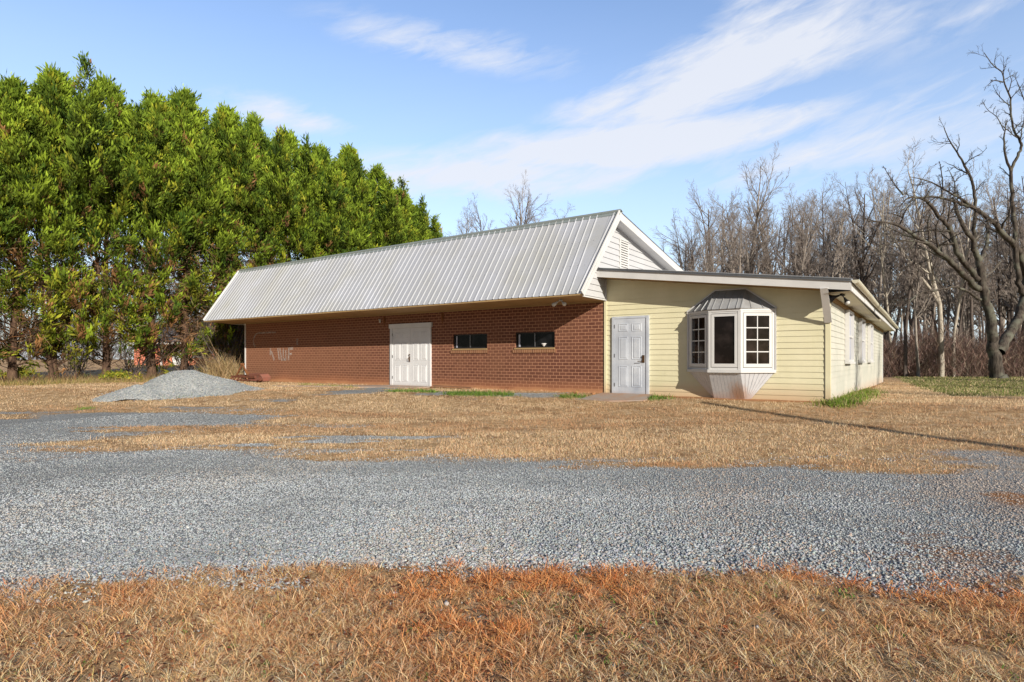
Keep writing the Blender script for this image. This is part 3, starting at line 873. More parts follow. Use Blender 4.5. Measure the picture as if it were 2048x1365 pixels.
# gutter: half-round along the side
def gutter():
    mb = MB(); seg = [(FY - .02, 2.63), (3.0, 2.625), (6.2, 2.60), (10, 2.625), (15, 2.60), (YE, 2.60)]
    rings = []
    for (yy, zz) in seg:
        rings.append([(FX + .075 + .07 * math.cos(a), yy, zz + .075 * math.sin(a)) for a in [R(180 + 22.5 * k) for k in range(9)]])
    for r in rings[:]: pass
    n = 9
    mb.add([p for r in rings for p in r], [(j * n + i, j * n + i + 1, (j + 1) * n + i + 1, (j + 1) * n + i) for j in range(len(rings) - 1) for i in range(n - 1)])
    mb.add(rings[0], [tuple(range(9))])
    return mb
mb = gutter(); mb.build('gutter', M['soffit_side'], lr)
# side soffit in two lengths, the nearer sagging
mb = MB()
mb.add([(EX + .0, FY + .03, 2.39), (FX - .03, FY + .03, 2.405), (FX - .03, 9.8, 2.30), (EX, 9.8, 2.385)], [(0, 1, 2, 3)])
mb.add([(EX, 9.8, 2.39), (FX - .03, 9.8, 2.403), (FX - .03, YE, 2.403), (EX, YE, 2.39)], [(0, 1, 2, 3)])
mb.add([(EX, 9.8, 2.385), (FX - .03, 9.8, 2.30), (FX - .03, 9.8, 2.403)], [(0, 1, 2)])
mb.build('side_soffit', M['soffit_side'], B)
mb = MB()
mb.add([(0, FY + .03, lz(0) - .25), (EX, FY + .03, lz(EX) - .25), (EX, .0, lz(EX) - .25), (0, .0, lz(0) - .25)], [(0, 1, 2, 3)])
mb.build('front_soffit', M['frieze'], B)
mb = MB(); mb.box((EX + .014, .0, 2.28), (EX + .05, ED, 2.386)); mb.build('frieze_board', M['frieze'], B)
# bracket board from fascia to wall near the corner
mb = MB(); mb.bar((5.50, FY - .012, 2.50), (5.52, -.05, 1.78), .15, .035, (0, 1, 0)); mb.build('bracket', M['white'], B)

# ---- double door
DX0, DX1 = -8.58, -6.58
dd = MB()
dd.prism([(DX0, -.05, -.06), (DX0 + .13, -.05, -.06), (DX0 + .13, -.05, 2.057), (DX1 - .07, -.05, 2.057), (DX1 - .07, -.05, -.06), (DX1, -.05, -.06), (DX1, -.05, 2.0615), (DX0, -.05, 2.0615)], 1, (0, .049, 0))
dd = dd.build('double_door', M['door_white'], B)
mb = MB(); mb.box((DX0 - .03, -.075, 2.062), (DX1 + .04, -.001, 2.215)); mb.build('door_header', M['door_white'], dd)
def six_panel(mb, x0, x1, z0, z1, y, yo=.02):
    """door leaf with 6 raised panels; face at y (towards -Y)"""
    w = x1 - x0; h = z1 - z0
    mb.box((x0, y, z0), (x1, y + .035, z1))
    cx = [(x0 + w * .13, x0 + w * .44), (x0 + w * .56, x0 + w * .87)]
    rows = [(z0 + h * .095, z0 + h * .375), (z0 + h * .46, z0 + h * .76), (z0 + h * .83, z0 + h * .935)]
    for a, b in cx:
        for c, d in rows:
            # ovolo frame (four bevelled strips) and raised field
            o = .012; i = .028
            A = [(a, c), (b, c), (b, d), (a, d)]; I1 = [(a+o, c+o), (b-o, c+o), (b-o, d-o), (a+o, d-o)]; I2 = [(a+i, c+i), (b-i, c+i), (b-i, d-i), (a+i, d-i)]; I3 = [(a+i+.03, c+i+.03), (b-i-.03, c+i+.03), (b-i-.03, d-i-.03), (a+i+.03, d-i-.03)]
            vs = [(p[0], y - .001, p[1]) for p in A] + [(p[0], y - .012, p[1]) for p in I1] + [(p[0], y - .0015, p[1]) for p in I2] + [(p[0], y - .011, p[1]) for p in I3]
            fs = [(r * 4 + k, r * 4 + (k + 1) % 4, r * 4 + 4 + (k + 1) % 4, r * 4 + 4 + k) for r in range(3) for k in range(4)] + [(12, 13, 14, 15)]
            mb.add(vs, fs)
mid = (DX0 + DX1) / 2 + .03
for a, b in ((DX0 + .135, mid - .004), (mid + .004, DX1 - .075)):
    mb = MB(); six_panel(mb, a, b, -.045, 2.055, -.035); mb.build('door_leaf', M['door_white'], dd)
mb = MB()
mb.box((mid - .055, -.062, .86), (mid - .012, -.05, 1.06)); mb.tube([(mid - .034, -.06, .90), (mid - .034, -.11, .93), (mid - .034, -.11, 1.0), (mid - .034, -.06, 1.04)], .009, 6)
mb.tube([(mid - .034, -.05, 1.11), (mid - .034, -.075, 1.11)], .026, 10)
mb.build('door_handle', M['brass'], dd)
for z in (.25, 1.0, 1.78): mb = MB(); mb.box((DX0 + .118, -.058, z), (DX0 + .145, -.0505, z + .1)); mb.build('hinge', M['steel'], dd)

# ---- slider windows in the brick
def slider(x0, x1, z0, z1):
    wn = MB(); y = .06; t = .035
    wn.box((x0, y, z0), (x1, y + .04, z0 + t)); wn.box((x0, y, z1 - t), (x1, y + .04, z1))
    wn.box((x0, y, z0 + t), (x0 + t, y + .04, z1 - t)); wn.box((x1 - t, y, z0 + t), (x1, y + .04, z1 - t))
    w = wn.build('window', M['blackframe'], B)
    mb = MB(); cx = (x0 + x1) / 2 - .02
    mb.box((cx - .012, y - .008, z0 + t), (cx + .012, y + .03, z1 - t)); mb.build('sash_bar', M['steel'], w)
    mb = MB(); mb.box((x0 + .10, y - .004, z0 + t), (x0 + .15, y + .02, z1 - .06)); mb.build('curtain_edge', M['blind'], w)
    mb = MB(); mb.add([(x0 + t, y + .025, z0 + t), (x1 - t, y + .025, z0 + t), (x1 - t, y + .025, z1 - t), (x0 + t, y + .025, z1 - t)], [(0, 1, 2, 3)])
    mb.build('pane', M['glass'], w)
    mb = MB(); mb.box((x0 - .01, -.035, z0 - .045), (x1 + .01, .058, z0 - .002)); mb.build('sill', M['soffit'], w)
    mb = MB(); mb.prism([(x0 - .08, -.028, z0 - .15), (x0 - .08, -.001, z0 - .15), (x0 - .08, -.001, z0 - .046), (x0 - .08, -.028, z0 - .058)], 0, (x1 - x0 + .12, 0, 0))
    mb.build('brick_sill', M['rowlock'], w)
    return w
w1 = slider(-5.62, -4.17, 1.30, 1.775); w1['label'] = 'left slider window in the brick wall'
w2 = slider(-3.08, -1.65, 1.30, 1.775); w2['label'] = 'right slider window in the brick wall'
# small bowl standing inside the right window
mb = MB(); mb.tube([(-2.06, .05, 1.337), (-2.06, .05, 1.36), (-2.06, .05, 1.41), (-2.06, .05, 1.43)], [.03, .035, .075, .08], 14)
tag(mb.build('bowl', M['white'], None, True), 'small cream bowl standing on the sill of the right brick wall window', 'bowl')

# ---- entry door of the extension
ed = MB(); ax0, ax1, az = .22, 1.293, 2.12
ed.box((ax0, -.055, -.02), (ax0 + .075, -.015, az)); ed.box((ax1 - .075, -.06, -.02), (ax1, -.015, az)); ed.box((ax0 + .075, -.055, az - .06), (ax1 - .075, -.015, az))
ed = ed.build('entry_door', M['door_grey'], B)
mb = MB(); six_panel(mb, ax0 + .08, ax1 - .095, .0, az - .065, -.045); mb.build('door_leaf', M['door_grey'], ed)
mb = MB(); mb.box((ax0 + .05, -.08, -.04), (ax1 - .05, -.016, -.005)); mb.build('threshold', M['rust'], ed)
mb = MB(); mb.box((ax1 - .088, -.049, .0), (ax1 - .0755, -.02, az - .07)); mb.build('door_gap', M['rust'], ed)
mb = MB(); hx = ax1 - .155
mb.box((hx - .03, -.065, .86), (hx + .035, -.047, 1.06)); mb.tube([(hx, -.06, .90), (hx, -.105, .90), (hx - .14, -.11, .895)], .011, 7); mb.tube([(hx, -.05, 1.02), (hx, -.085, 1.02)], .028, 10)
mb.build('door_handle', M['brass'], ed)
for z in (.2, 1.0, 1.8): mb = MB(); mb.box((ax0 + .065, -.06, z), (ax0 + .088, -.0555, z + .1)); mb.build('hinge', M['steel'], ed)

# ---- bay window
bx0, bx1, bc0, bc1, bp = 2.36, 4.39, 3.00, 3.74, .50
bz0, bz1 = .68, 2.11
ring = [(bx0, -.016), (bc0, -bp), (bc1, -bp), (bx1, -.016)]
mb = MB()
for (zz0, zz1, o) in ((bz0 - .05, bz0 + .02, .035), (bz1 - .02, bz1 + .035, .015)):
    pl = [(ring[0][0] - o, 0), (ring[0][0] - o, -.016 - o), (ring[1][0] - o * .6, -bp - o), (ring[2][0] + o * .6, -bp - o), (ring[3][0] + o, -.016 - o), (ring[3][0] + o, 0)]
    mb = MB(); mb.prism([(p[0], p[1], zz0) for p in pl], 2, (0, 0, zz1 - zz0))
    if zz0 < 1: bay = mb.build('bay_window', M['white'], B)
    else: mb.build('window_head', M['white'], bay)
def facet(a, b, kind):
    """one glazed side of the bay between ring points a and b"""
    A = Vector((a[0], a[1], 0)); Bv = Vector((b[0], b[1], 0)); d = (Bv - A); L = d.length; d.normalize()
    n = Vector((d.y, -d.x, 0))
    def bx(mb, s0, s1, z0, z1, o0, o1):
        vs = [A + d * s + n * o + Vector((0, 0, z)) for z in (z0, z1) for s, o in ((s0, o0), (s1, o0), (s1, o1), (s0, o1))]
        mb.add(vs, [(0, 3, 2, 1), (4, 5, 6, 7), (0, 1, 5, 4), (1, 2, 6, 5), (2, 3, 7, 6), (3, 0, 4, 7)])
    e = .055; za, zb = bz0 + .02, bz1 - .02
    fr = MB()
    bx(fr, .0, e, za, zb, -.03, .012); bx(fr, L - e, L, za, zb, -.03, .012)
    bx(fr, e, L - e, za, za + .05, -.03, .004); bx(fr, e, L - e, zb - .04, zb, -.03, .004)
    fr = fr.build('window_frame', M['white'], bay)
    sa, sb, z2, z3 = e + .012, L - e - .012, za + .062, zb - .052
    t = .062
    ss = MB()
    bx(ss, sa, sa + t, z2, z3, -.02, .018); bx(ss, sb - t, sb, z2, z3, -.02, .018)
    bx(ss, sa + t, sb - t, z2, z2 + t + .02, -.02, .018); bx(ss, sa + t, sb - t, z3 - t, z3, -.02, .018)
    ss.build('sash', M['white'], bay)
    if kind == 'grid':
        g = MB(); c = (sa + sb) / 2; q0, q1 = z2 + t + .02, z3 - t
        bx(g, c - .010, c + .010, q0, q1, -.012, .006)
        for i in (1, 2, 3):
            z = q0 + (q1 - q0) * i / 4
            bx(g, sa + t, c - .011, z - .012, z + .012, -.012, .005); bx(g, c + .011, sb - t, z - .012, z + .012, -.012, .005)
        g.build('muntins', M['white'], bay)
    p = MB(); q = [A + d * s + n * (-.008) + Vector((0, 0, z)) for s, z in ((sa + t, z2 + t), (sb - t, z2 + t), (sb - t, z3 - t), (sa + t, z3 - t))]
    p.add(q, [(0, 1, 2, 3)]); p.build('pane', M['glass_bay'], bay)
facet(ring[0], ring[1], 'grid'); facet(ring[1], ring[2], 'plain'); facet(ring[2], ring[3], 'grid')
# roof of the bay
tz = 2.645; T = [(3.02, -.018, tz), (3.745, -.018, tz)]
o = .05
Bo = [(bx0 - .03, -.018, bz1 + .04), (bc0 - .02, -bp - o, bz1 + .04), (bc1 + .02, -bp - o, bz1 + .04), (bx1 + .03, -.018, bz1 + .04)]
mb = MB(); mb.add([Bo[0], Bo[1], Bo[2], Bo[3], T[1], T[0]], [(0, 1, 5), (1, 2, 4, 5), (2, 3, 4), (0, 5, 4, 3), (0, 3, 2, 1)])
mb.build('bay_roof', M['bayroof'], bay)
mb = MB()
def lerp(p, q, t): return tuple(p[i] + (q[i] - p[i]) * t for i in range(3))
for t in (.14, .38, .62, .86):
    mb.bar(lerp(Bo[1], Bo[2], t), lerp(T[0], T[1], t), .014, .03, (0, -1, .6))
mb.bar(Bo[1], T[0], .02, .025, (0, -1, 1)); mb.bar(Bo[2], T[1], .02, .025, (0, -1, 1))
mb.bar(lerp(Bo[0], Bo[1], .35), lerp(Bo[0], T[0], .62), .014, .03, (-1, -1, 1)); mb.bar(lerp(Bo[0], Bo[1], .7), lerp(Bo[0], T[0], .93), .014, .03, (-1, -1, 1))
mb.bar(lerp(Bo[3], Bo[2], .35), lerp(Bo[3], T[1], .62), .014, .03, (1, -1, 1)); mb.bar(lerp(Bo[3], Bo[2], .7), lerp(Bo[3], T[1], .93), .014, .03, (1, -1, 1))
mb.build('roof_rib', M['bayroof'], bay)
mb = MB(); mb.bar((bx0 - .05, -.03, bz1 + .05), (T[0][0], -.03, tz + .02), .03, .03, (0, -1, 0)); mb.bar((bx1 + .05, -.03, bz1 + .05), (T[1][0], -.03, tz + .02), .03, .03, (0, -1, 0)); mb.bar((T[0][0], -.03, tz + .02), (T[1][0], -.03, tz + .02), .03, .03, (0, -1, 0))
mb.box((bx0 - .045, -.035, bz0 - .04), (bx0 - .01, -.0155, bz1 + .03)); mb.box((bx1 + .01, -.035, bz0 - .04), (bx1 + .045, -.0155, bz1 + .03))
mb.build('flashing', M['white'], bay)
# tapered beadboard skirt
sb0, sb1, sby = 3.0, 3.74, -.06
top = [(bx0, -.02, bz0 - .05), (bc0, -bp, bz0 - .05), (bc1, -bp, bz0 - .05), (bx1, -.02, bz0 - .05)]
bot = [(sb0, -.02, -.05), (sb0 + .01, sby, -.05), (sb1 - .01, sby, -.05), (sb1 + .09, -.02, -.05)]
mb = MB()
def bead(mb, t0, t1, b0, b1, n):
    for i in range(n):
        a, b = i / n, (i + 1) / n; g = .12 / n
        p0, p1 = lerp(t0, t1, a), lerp(t0, t1, b); q0, q1 = lerp(b0, b1, a), lerp(b0, b1, b)
        nn = (Vector(p1) - Vector(p0)).cross(Vector(q0) - Vector(p0))
        nn = nn.normalized() if nn.length > 1e-6 else Vector((0, -1, 0))
        if nn.y > 0: nn = -nn
        inn = lambda P: tuple(Vector(P) - nn * .009)
        m0, m1 = lerp(t0, t1, b - g), lerp(b0, b1, b - g)
        mb.add([p0, m0, m1, q0], [(0, 1, 2, 3)])
        mb.add([m0, inn(lerp(t0, t1, b - g * .5)), inn(lerp(b0, b1, b - g * .5)), m1], [(0, 1, 2, 3)])
        mb.add([inn(lerp(t0, t1, b - g * .5)), p1, q1, inn(lerp(b0, b1, b - g * .5))], [(0, 1, 2, 3)])
bead(mb, top[0], top[1], bot[0], bot[1], 6); bead(mb, top[1], top[2], bot[1], bot[2], 9); bead(mb, top[2], top[3], bot[2], bot[3], 7)
sk = mb.build('skirt', M['skirt'], bay)

# ---- side windows
for i, (y0, y1) in enumerate([(3.05, 4.35), (6.9, 8.2), (10.5, 11.9)]):
    wn = MB(); z0, z1 = .88, 2.27; x = EX + .015; o = .10
    wn.box((x, y0, z0), (x + o, y0 + .07, z1)); wn.box((x, y1 - .07, z0), (x + o, y1, z1))
    wn.box((x, y0 + .07, z0), (x + o, y1 - .07, z0 + .06)); wn.box((x, y0 + .07, z1 - .06), (x + o, y1 - .07, z1))
    wn.box((x, y0 + .07, 1.55), (x + .07, y1 - .07, 1.60))
    w = wn.build('window', M['white'], B); w['label'] = ['white framed window nearest the corner of the side wall', 'middle window of the side wall', 'farthest window of the side wall'][i]
    mb = MB(); mb.add([(x + .03, y0 + .07, z0 + .06), (x + .03, y1 - .07, z0 + .06), (x + .03, y1 - .07, z1 - .06), (x + .03, y0 + .07, z1 - .06)], [(0, 1, 2, 3)])
    mb.build('pane', M['blind'], w)
    mb = MB(); mb.box((x, y0 - .04, z0 - .05), (x + o + .03, y1 + .04, z0 - .002)); mb.build('sill', M['white'], w)

# ---- ghost lettering on the brick (faded strokes)
mb = MB()
def stroke(pts, w):
    for i in range(len(pts) - 1):
        (xa, za), (xb, zb) = pts[i], pts[i + 1]
        L = math.hypot(xb - xa, zb - za); nx, nz = -(zb - za) / L * w / 2, (xb - xa) / L * w / 2
        mb.add([(xa - nx, -.004, za - nz), (xb - nx, -.004, zb - nz), (xb + nx, -.004, zb + nz), (xa + nx, -.004, za + nz)], [(0, 1, 2, 3)])
def gx(u):   # photo column on the wall plane -> X
    k = (u - 1024) / F; return (k * 16.4 - 2.61) / (.817 + .576 * k)
def wz(u, v):
    X = gx(u); y = 16.4 - .576 * X; return .95 + (719 - v) * y / F
def S(pl, w):
    global mb
    mb = MB(); stroke([(gx(u), wz(u, v)) for u, v in pl], w); mb.build('faded_letter', M['ghost'], B)
S([(508, 692), (507, 682), (509, 674), (513, 668), (519, 666.5), (530, 666), (542, 665.5), (552, 665.5)], .07)
S([(508, 692), (511, 690)], .14)
S([(595, 690), (595, 678)], .12)
S([(541, 711), (541.5, 697)], .10); S([(543, 703), (549, 721)], .10); S([(556, 697), (559, 720)], .09); S([(560, 697), (564, 722)], .09)
S([(567, 722), (567, 697)], .08); S([(572, 722), (572, 700)], .08); S([(577.5, 721), (578, 696)], .11); S([(578, 698), (587, 697)], .12); S([(578, 709), (584, 708)], .09); S([(566, 720), (572, 719)], .09)

# ---- rusty bracket marks, small fittings under the eave
for nm, u, v0, v1 in (('rusty_bracket', 769.5, 634, 652), ('rusty_bracket', 885.5, 627, 648)):
    X = gx(u); z1 = wz(u, v0); z0 = wz(u, v1)
    mb = MB(); mb.box((X - .06, -.012, z0 + .1), (X + .06, -.001, z1)); mb.box((X - .03, -.045, z0 + .16), (X + .03, -.012, z1 - .06)); mb.box((X - .02, -.01, z0), (X + .015, -.001, z0 + .1))
    mb.build(nm, M['rustmark'], B)
mb = MB(); X = gx(761); mb.box((X - .02, -.05, wz(761, 646)), (X + .02, -.001, wz(761, 639))); mb.tube([(X, -.03, wz(761, 641)), (X, -.09, wz(761, 640))], .02, 8)
mb.build('conduit_stub', M['white'], B)

def floodlight(name, label, loc, mats, heads):
    t = empty(name, loc); tag(t, label, 'light')
    mb = MB(); mb.tube([(0, 0, 0), (0, 0, -.03)], .055, 14); mb.build('base_plate', mats[0], t, True)
    for d in heads:
        d = Vector(d).normalized()
        a = MB(); a.tube([(0, 0, -.03), tuple(d * .05 + Vector((0, 0, -.05))), tuple(d * .09 + Vector((0, 0, -.06)))], .012, 7); a.build('arm', mats[0], t, True)
        p = d * .08 + Vector((0, 0, -.06)); e = (d + Vector((0, 0, -.7))).normalized()
        h = MB(); h.tube([p, p + e * .05, p + e * .12, p + e * .15], [.022, .03, .055, .058], 14); h = h.build('lamp_head', mats[0], t, True)
        g = MB(); g.tube([p + e * .145, p + e * .17, p + e * .19], [.054, .045, .015], 14); g.build('bulb', mats[1], h, True)
    return t
floodlight('floodlight', 'twin white floodlight under the tan soffit above the right brick window', (-.95, -.85, 2.60), (M['white'], M['lampglass']), [(-1, -.5, 0), (1, -.5, 0)])
t = floodlight('floodlight', 'black floodlight with glass bulb under the corner of the lean-to roof', (5.80, -.05, 2.385), (M['black'], M['lampglass']), [(.5, -.6, -.3)])
t = empty('horn_speaker', (5.70, -.25, 2.39)); tag(t, 'black horn shaped speaker under the corner of the lean-to roof', 'speaker')
mb = MB(); mb.tube([(.10, .08, 0), (.08, .06, -.03)], .03, 10); mb.tube([(.08, .06, -.03), (.02, .0, -.055)], .014, 8); mb.build('arm', M['black'], t, True)
mb = MB(); mb.tube([(.05, .03, -.04), (.0, .0, -.06), (-.05, -.03, -.08), (-.12, -.07, -.11)], [.022, .028, .05, .10], 16); mb.build('horn', M['black'], t, True)
floodlight('floodlight', 'small dark floodlight at the far end of the side soffit', (5.78, 19.9, 2.36), (M['black'], M['lampglass']), [(.6, -.2, -.3), (-.4, .4, 0)])

# ---- doorstep and path
def slab(name, pts, h, label, cat, kind=None):
    mb = MB(); g = [float(gz(x, y)) for x, y in pts]
    top = [(x, y, zz + hh) for (x, y), zz, hh in zip(pts, g, h)]
    n = len(pts)
    mb.add([(x, y, zz - .3) for (x, y), zz in zip(pts, g)] + top, [tuple(range(n, 2 * n))] + [(i, (i + 1) % n, n + (i + 1) % n, n + i) for i in range(n)])
    o = mb.build(name, M['concrete'], None, bevel=.01)
    if kind: tag(o, kind=kind)
    else: tag(o, label, cat)
    return o
slab('doorstep', [(-.25, -.95), (-.05, -.06), (1.42, -.06), (1.48, -.75), (.6, -1.02)], [.03, .035, .035, .03, .03], 'low clay stained concrete slab in front of the grey white door', 'doorstep')
slab('path', [(-12.6, -2.2), (-10.8, -1.55), (-8.75, -.06), (-6.45, -.06), (-6.6, -.7), (-8.3, -.95), (-9.7, -1.75), (-11.6, -2.6)], [.012, .015, .025, .03, .03, .022, .018, .01], '', '', 'structure')
mb = MB(); z = float(gz(-5.3, -.2)); mb.bar((-6.35, -.14, z + .06), (-4.55, -.30, z + .045), .10, .03); mb.bar((-6.2, -.28, z + .04), (-5.0, -.2, z + .05), .06, .025)
tag(mb.build('plank', M['plank']), 'weathered thin board lying at the foot of the brick wall right of the double door', 'board')
for i, (x, y, s, lab) in enumerate([(-.75, -.38, .085, 'orange clay lump left of the doorstep, the larger of two'), (-.25, -.25, .06, 'small orange clay lump beside the doorstep, nearer the door'), (-6.25, -.35, .055, 'dark broken brick bit on the ground by the right jamb of the double door')]):
    me = bpy.data.meshes.new('rock'); bm = bmesh.new(); bmesh.ops.create_icosphere(bm, subdivisions=2, radius=s)
    for v in bm.verts: v.co *= 1 + random.uniform(-.2, .2); v.co.z *= .6
    bm.to_mesh(me); bm.free(); me.materials.append(M['rustmark'] if i == 2 else weathered('clay_lump', CLAY, .9, .15, 12, .5))
    o = bpy.data.objects.new('rock', me); COL.objects.link(o); o.location = (x, y, float(gz(x, y)) + s * .35); tag(o, lab, 'rock')

# ---- rusty implement by the wall
t = empty('farm_implement', (-17.2, -.75, float(gz(-17.2, -.75)))); tag(t, 'rusty old tractor implement lying against the left end of the brick wall', 'implement')
mb = MB()
for a, b, w, h in [((-.95, .15, .20), (1.15, .0, .22), .09, .09), ((-.9, .45, .24), (.9, .35, .26), .08, .08), ((-.8, .1, .2), (-.8, .5, .25), .07, .07), ((.4, .05, .22), (.4, .45, .26), .07, .07)]:
    mb.bar(a, b, w, h)
mb.build('frame', M['rust'], t)
mb = MB(); mb.bar((-.65, .2, .26), (-.28, .25, .78), .05, .06); mb.bar((-.28, .25, .78), (.18, .22, .26), .06, .05); mb.tube([(-.31, .16, .76), (-.25, .34, .76)], .035, 8); mb.bar((-.1, .25, .5), (.15, .4, .26), .04, .05)
mb.build('hitch', M['rustmark'], t)
for i in range(6):
    x = -.85 + i * .27
    mb = MB(); mb.bar((x, .12, .2), (x + .03, .02, .05), .035, .05); mb.tube([(x + .03, -.0, .03), (x + .12, -.06, .07), (x + .17, -.07, .13)], [.03, .035, .012], 7); mb.build('tine', M['rust'], t)
mb = MB()
pts = [(.55, .05, .05), (.62, .0, .36), (1.55, -.05, .34), (1.68, .0, .22), (1.62, -.02, .03)]
mb.prism(pts, 0, (.02, .38, .02)); mb.build('hood', M['rustred'], t, bevel=.02)
mb = MB(); mb.tube([(1.5, -.12, .05), (1.72, -.1, .10), (1.82, -.08, .17)], [.05, .04, .02], 8); mb.build('skid', M['rust'], t, True)

# ---- gravel pile
def gravel_pile():
    L = np.array(G(207, 797)); Rr = np.array(G(487, 785)); Fm = np.array(G(330, 799))
    c = (L + Rr) / 2; d = (Rr - L); W = np.hypot(*d); d = d / W; nrm = np.array([-d[1], d[0]])
    print('pile', L, Rr, W)
    n1, n2 = 150, 90
    s = np.linspace(-.56, .56, n1) * W; q = np.linspace(-1, 1, n2) * 1.75
    Sg, Q = np.meshgrid(s, q)
    X = c[0] + Sg * d[0] + (Q + 1.0) * nrm[0]; Y = c[1] + Sg * d[1] + (Q + 1.0) * nrm[1]
    t = Sg / W * 1.06
    # ridge height along the pile, as seen in silhouette
    prof = np.interp(t, [-.53, -.46, -.36, -.25, -.12, -.03, .06, .18, .28, .37, .45, .53], [0, .08, .25, .43, .66, .70, .66, .52, .42, .36, .16, 0]) * .97
    side = np.clip(1 - np.abs(Q / 1.55) ** 1.25, 0, 1)
    h = prof * side
    # a second smaller heap in front on the left
    h2 = .36 * np.clip(1 - np.hypot((t + .28) * W / 1.3, (Q + 1.05) / .8), 0, 1) ** .9
    h = np.maximum(h, h2 * 1.15) + .02 * h2
    h = h + (fbm(X * 2.2, Y * 2.2, 5, 7) - .5) * .11 * (h > .02)
    Z = gz(X, Y) + h - .03
    idx = np.arange(n1 * n2).reshape(n2, n1)
    Fc = np.stack([idx[:-1, :-1], idx[:-1, 1:], idx[1:, 1:], idx[1:, :-1]], -1).reshape(-1, 4)
    m = NT('pile_gravel'); v = m.coord('Object')
    vo = m.new('ShaderNodeTexVoronoi'); vo.inputs['Scale'].default_value = 30; m.link(v, vo.inputs['Vector'])
    sp = m.new('ShaderNodeSeparateColor'); m.link(vo.outputs['Color'], sp.inputs[0])
    m.base(m.ramp(sp.outputs[0], [(0, (.25, .27, .28)), (.5, (.41, .43, .43)), (1, (.58, .57, .53))])); m.rough(.95)
    m.bump(vo.outputs['Distance'], .6, .02)
    o = mesh_np('gravel_pile', np.stack([X, Y, Z], -1).reshape(-1, 3), Fc, m.m, smooth=True)
    # loose stones over it
    k = 26000; i = RNG.integers(0, n1 * n2, k); Xf, Yf, Zf, hf = X.ravel()[i], Y.ravel()[i], Z.ravel()[i], h.ravel()[i]
    Xf = Xf + RNG.uniform(-.03, .03, k); Yf = Yf + RNG.uniform(-.03, .03, k)
    ok = hf > .035; Xf, Yf, Zf = Xf[ok], Yf[ok], Zf[ok]; k = len(Xf)
    Sz = RNG.gamma(7, .0017, k) + .004
    kk = 2600; ta = RNG.uniform(0, 2 * np.pi, kk); rk = 1 + np.abs(RNG.normal(0, .09, kk))
    sx_ = c[0] + (np.cos(ta) * .5 * W * rk) * d[0] + (np.sin(ta) * 1.5 * rk + 1.0) * nrm[0]; sy_ = c[1] + (np.cos(ta) * .5 * W * rk) * d[1] + (np.sin(ta) * 1.5 * rk + 1.0) * nrm[1]
    Xf = np.concatenate([Xf, sx_]); Yf = np.concatenate([Yf, sy_]); Zf = np.concatenate([Zf, gz(sx_, sy_) + .012]); k = len(Xf); Sz = np.concatenate([Sz, RNG.gamma(7, .0026, kk) + .006])
    s2 = stones('loose_stones', Xf, Yf, Zf, Sz, pal(k, [(.34, .37, .38), (.47, .49, .49), (.28, .31, .33), (.60, .58, .53)], [4, 5, 2, 2]), M['stone'], o)
    s2['kind'] = 'stuff'
    tag(o, 'low heap of pale grey gravel on the dry lawn left of the building', 'gravel pile')
gravel_pile()

# ------------------------------------------------------------------ trees
def tubes_np(segs, sides=4):
    """segs: list of (pts (k,3), radii (k)) -> V, F"""
    Vs = []; Fs = []; base = 0
    ca = np.cos(np.arange(sides) * 2 * np.pi / sides); sa = np.sin(np.arange(sides) * 2 * np.pi / sides)
    for P, r in segs:
        P = np.asarray(P, float); r = np.asarray(r, float); k = len(P)
        D = np.gradient(P, axis=0); D /= np.linalg.norm(D, axis=1)[:, None] + 1e-9
        ref = np.array([.2, .1, 1.]) if abs(D[0, 2]) < .9 else np.array([1., .1, 0])
        A = np.cross(D, ref); A /= np.linalg.norm(A, axis=1)[:, None] + 1e-9
        Bv = np.cross(D, A)
        ringv = P[:, None, :] + r[:, None, None] * (A[:, None, :] * ca[None, :, None] + Bv[:, None, :] * sa[None, :, None])
        Vs.append(ringv.reshape(-1, 3))
        i = np.arange(k - 1)[:, None] * sides; j = np.arange(sides)[None]
        a = base + i + j; b = base + i + (j + 1) % sides
        Fs.append(np.stack([a, b, b + sides, a + sides], -1).reshape(-1, 4))
        base += k * sides
    return np.concatenate(Vs), np.concatenate(Fs)

def wander(p, d, L, k, wob, trop, rng):
    P = [np.array(p, float)]; d = np.array(d, float); d /= np.linalg.norm(d)
    for i in range(k):
        d = d + rng.normal(0, wob, 3) + np.array([0, 0, trop]); d /= np.linalg.norm(d)
        P.append(P[-1] + d * L / k)
    return np.array(P), d

def perp(d, rng):
    a = rng.normal(size=3); a -= d * a.dot(d); return a / np.linalg.norm(a)

def branch_out(P, rad, level, rng, out, spec):
    """recursive children on polyline P. spec[level] = (count, t0, length factor, angle, segs, wobble, tropism, rmin)"""
    if level >= len(spec): return
    cnt, t0, lf, ang, k, wob, trop, rmin = spec[level]
    Ltot = np.linalg.norm(np.diff(P, axis=0), axis=1).sum()
    n = len(P) - 1
    for i in range(cnt):
        t = t0 + (1 - t0) * (i + rng.random()) / cnt
        f = t * n; j = min(int(f), n - 1); fr = f - j
        p = P[j] * (1 - fr) + P[j + 1] * fr; d = P[j + 1] - P[j]; d = d / (np.linalg.norm(d) + 1e-9)
        r = (rad[j] * (1 - fr) + rad[j + 1] * fr)
        a = math.radians(ang * rng.uniform(.7, 1.3)); dd = d * math.cos(a) + perp(d, rng) * math.sin(a)
        L = Ltot * lf * rng.uniform(.6, 1.2) * (1.15 - .6 * t)
        r0 = max(min(r * .65, L * .03 + .004), rmin); Pn, _ = wander(p, dd, L, k, wob, trop, rng)
        rr = np.linspace(r0, max(r0 * .35, rmin * .7), k + 1)
        out.append((level, Pn, rr))
        branch_out(Pn, rr, level + 1, rng, out, spec)

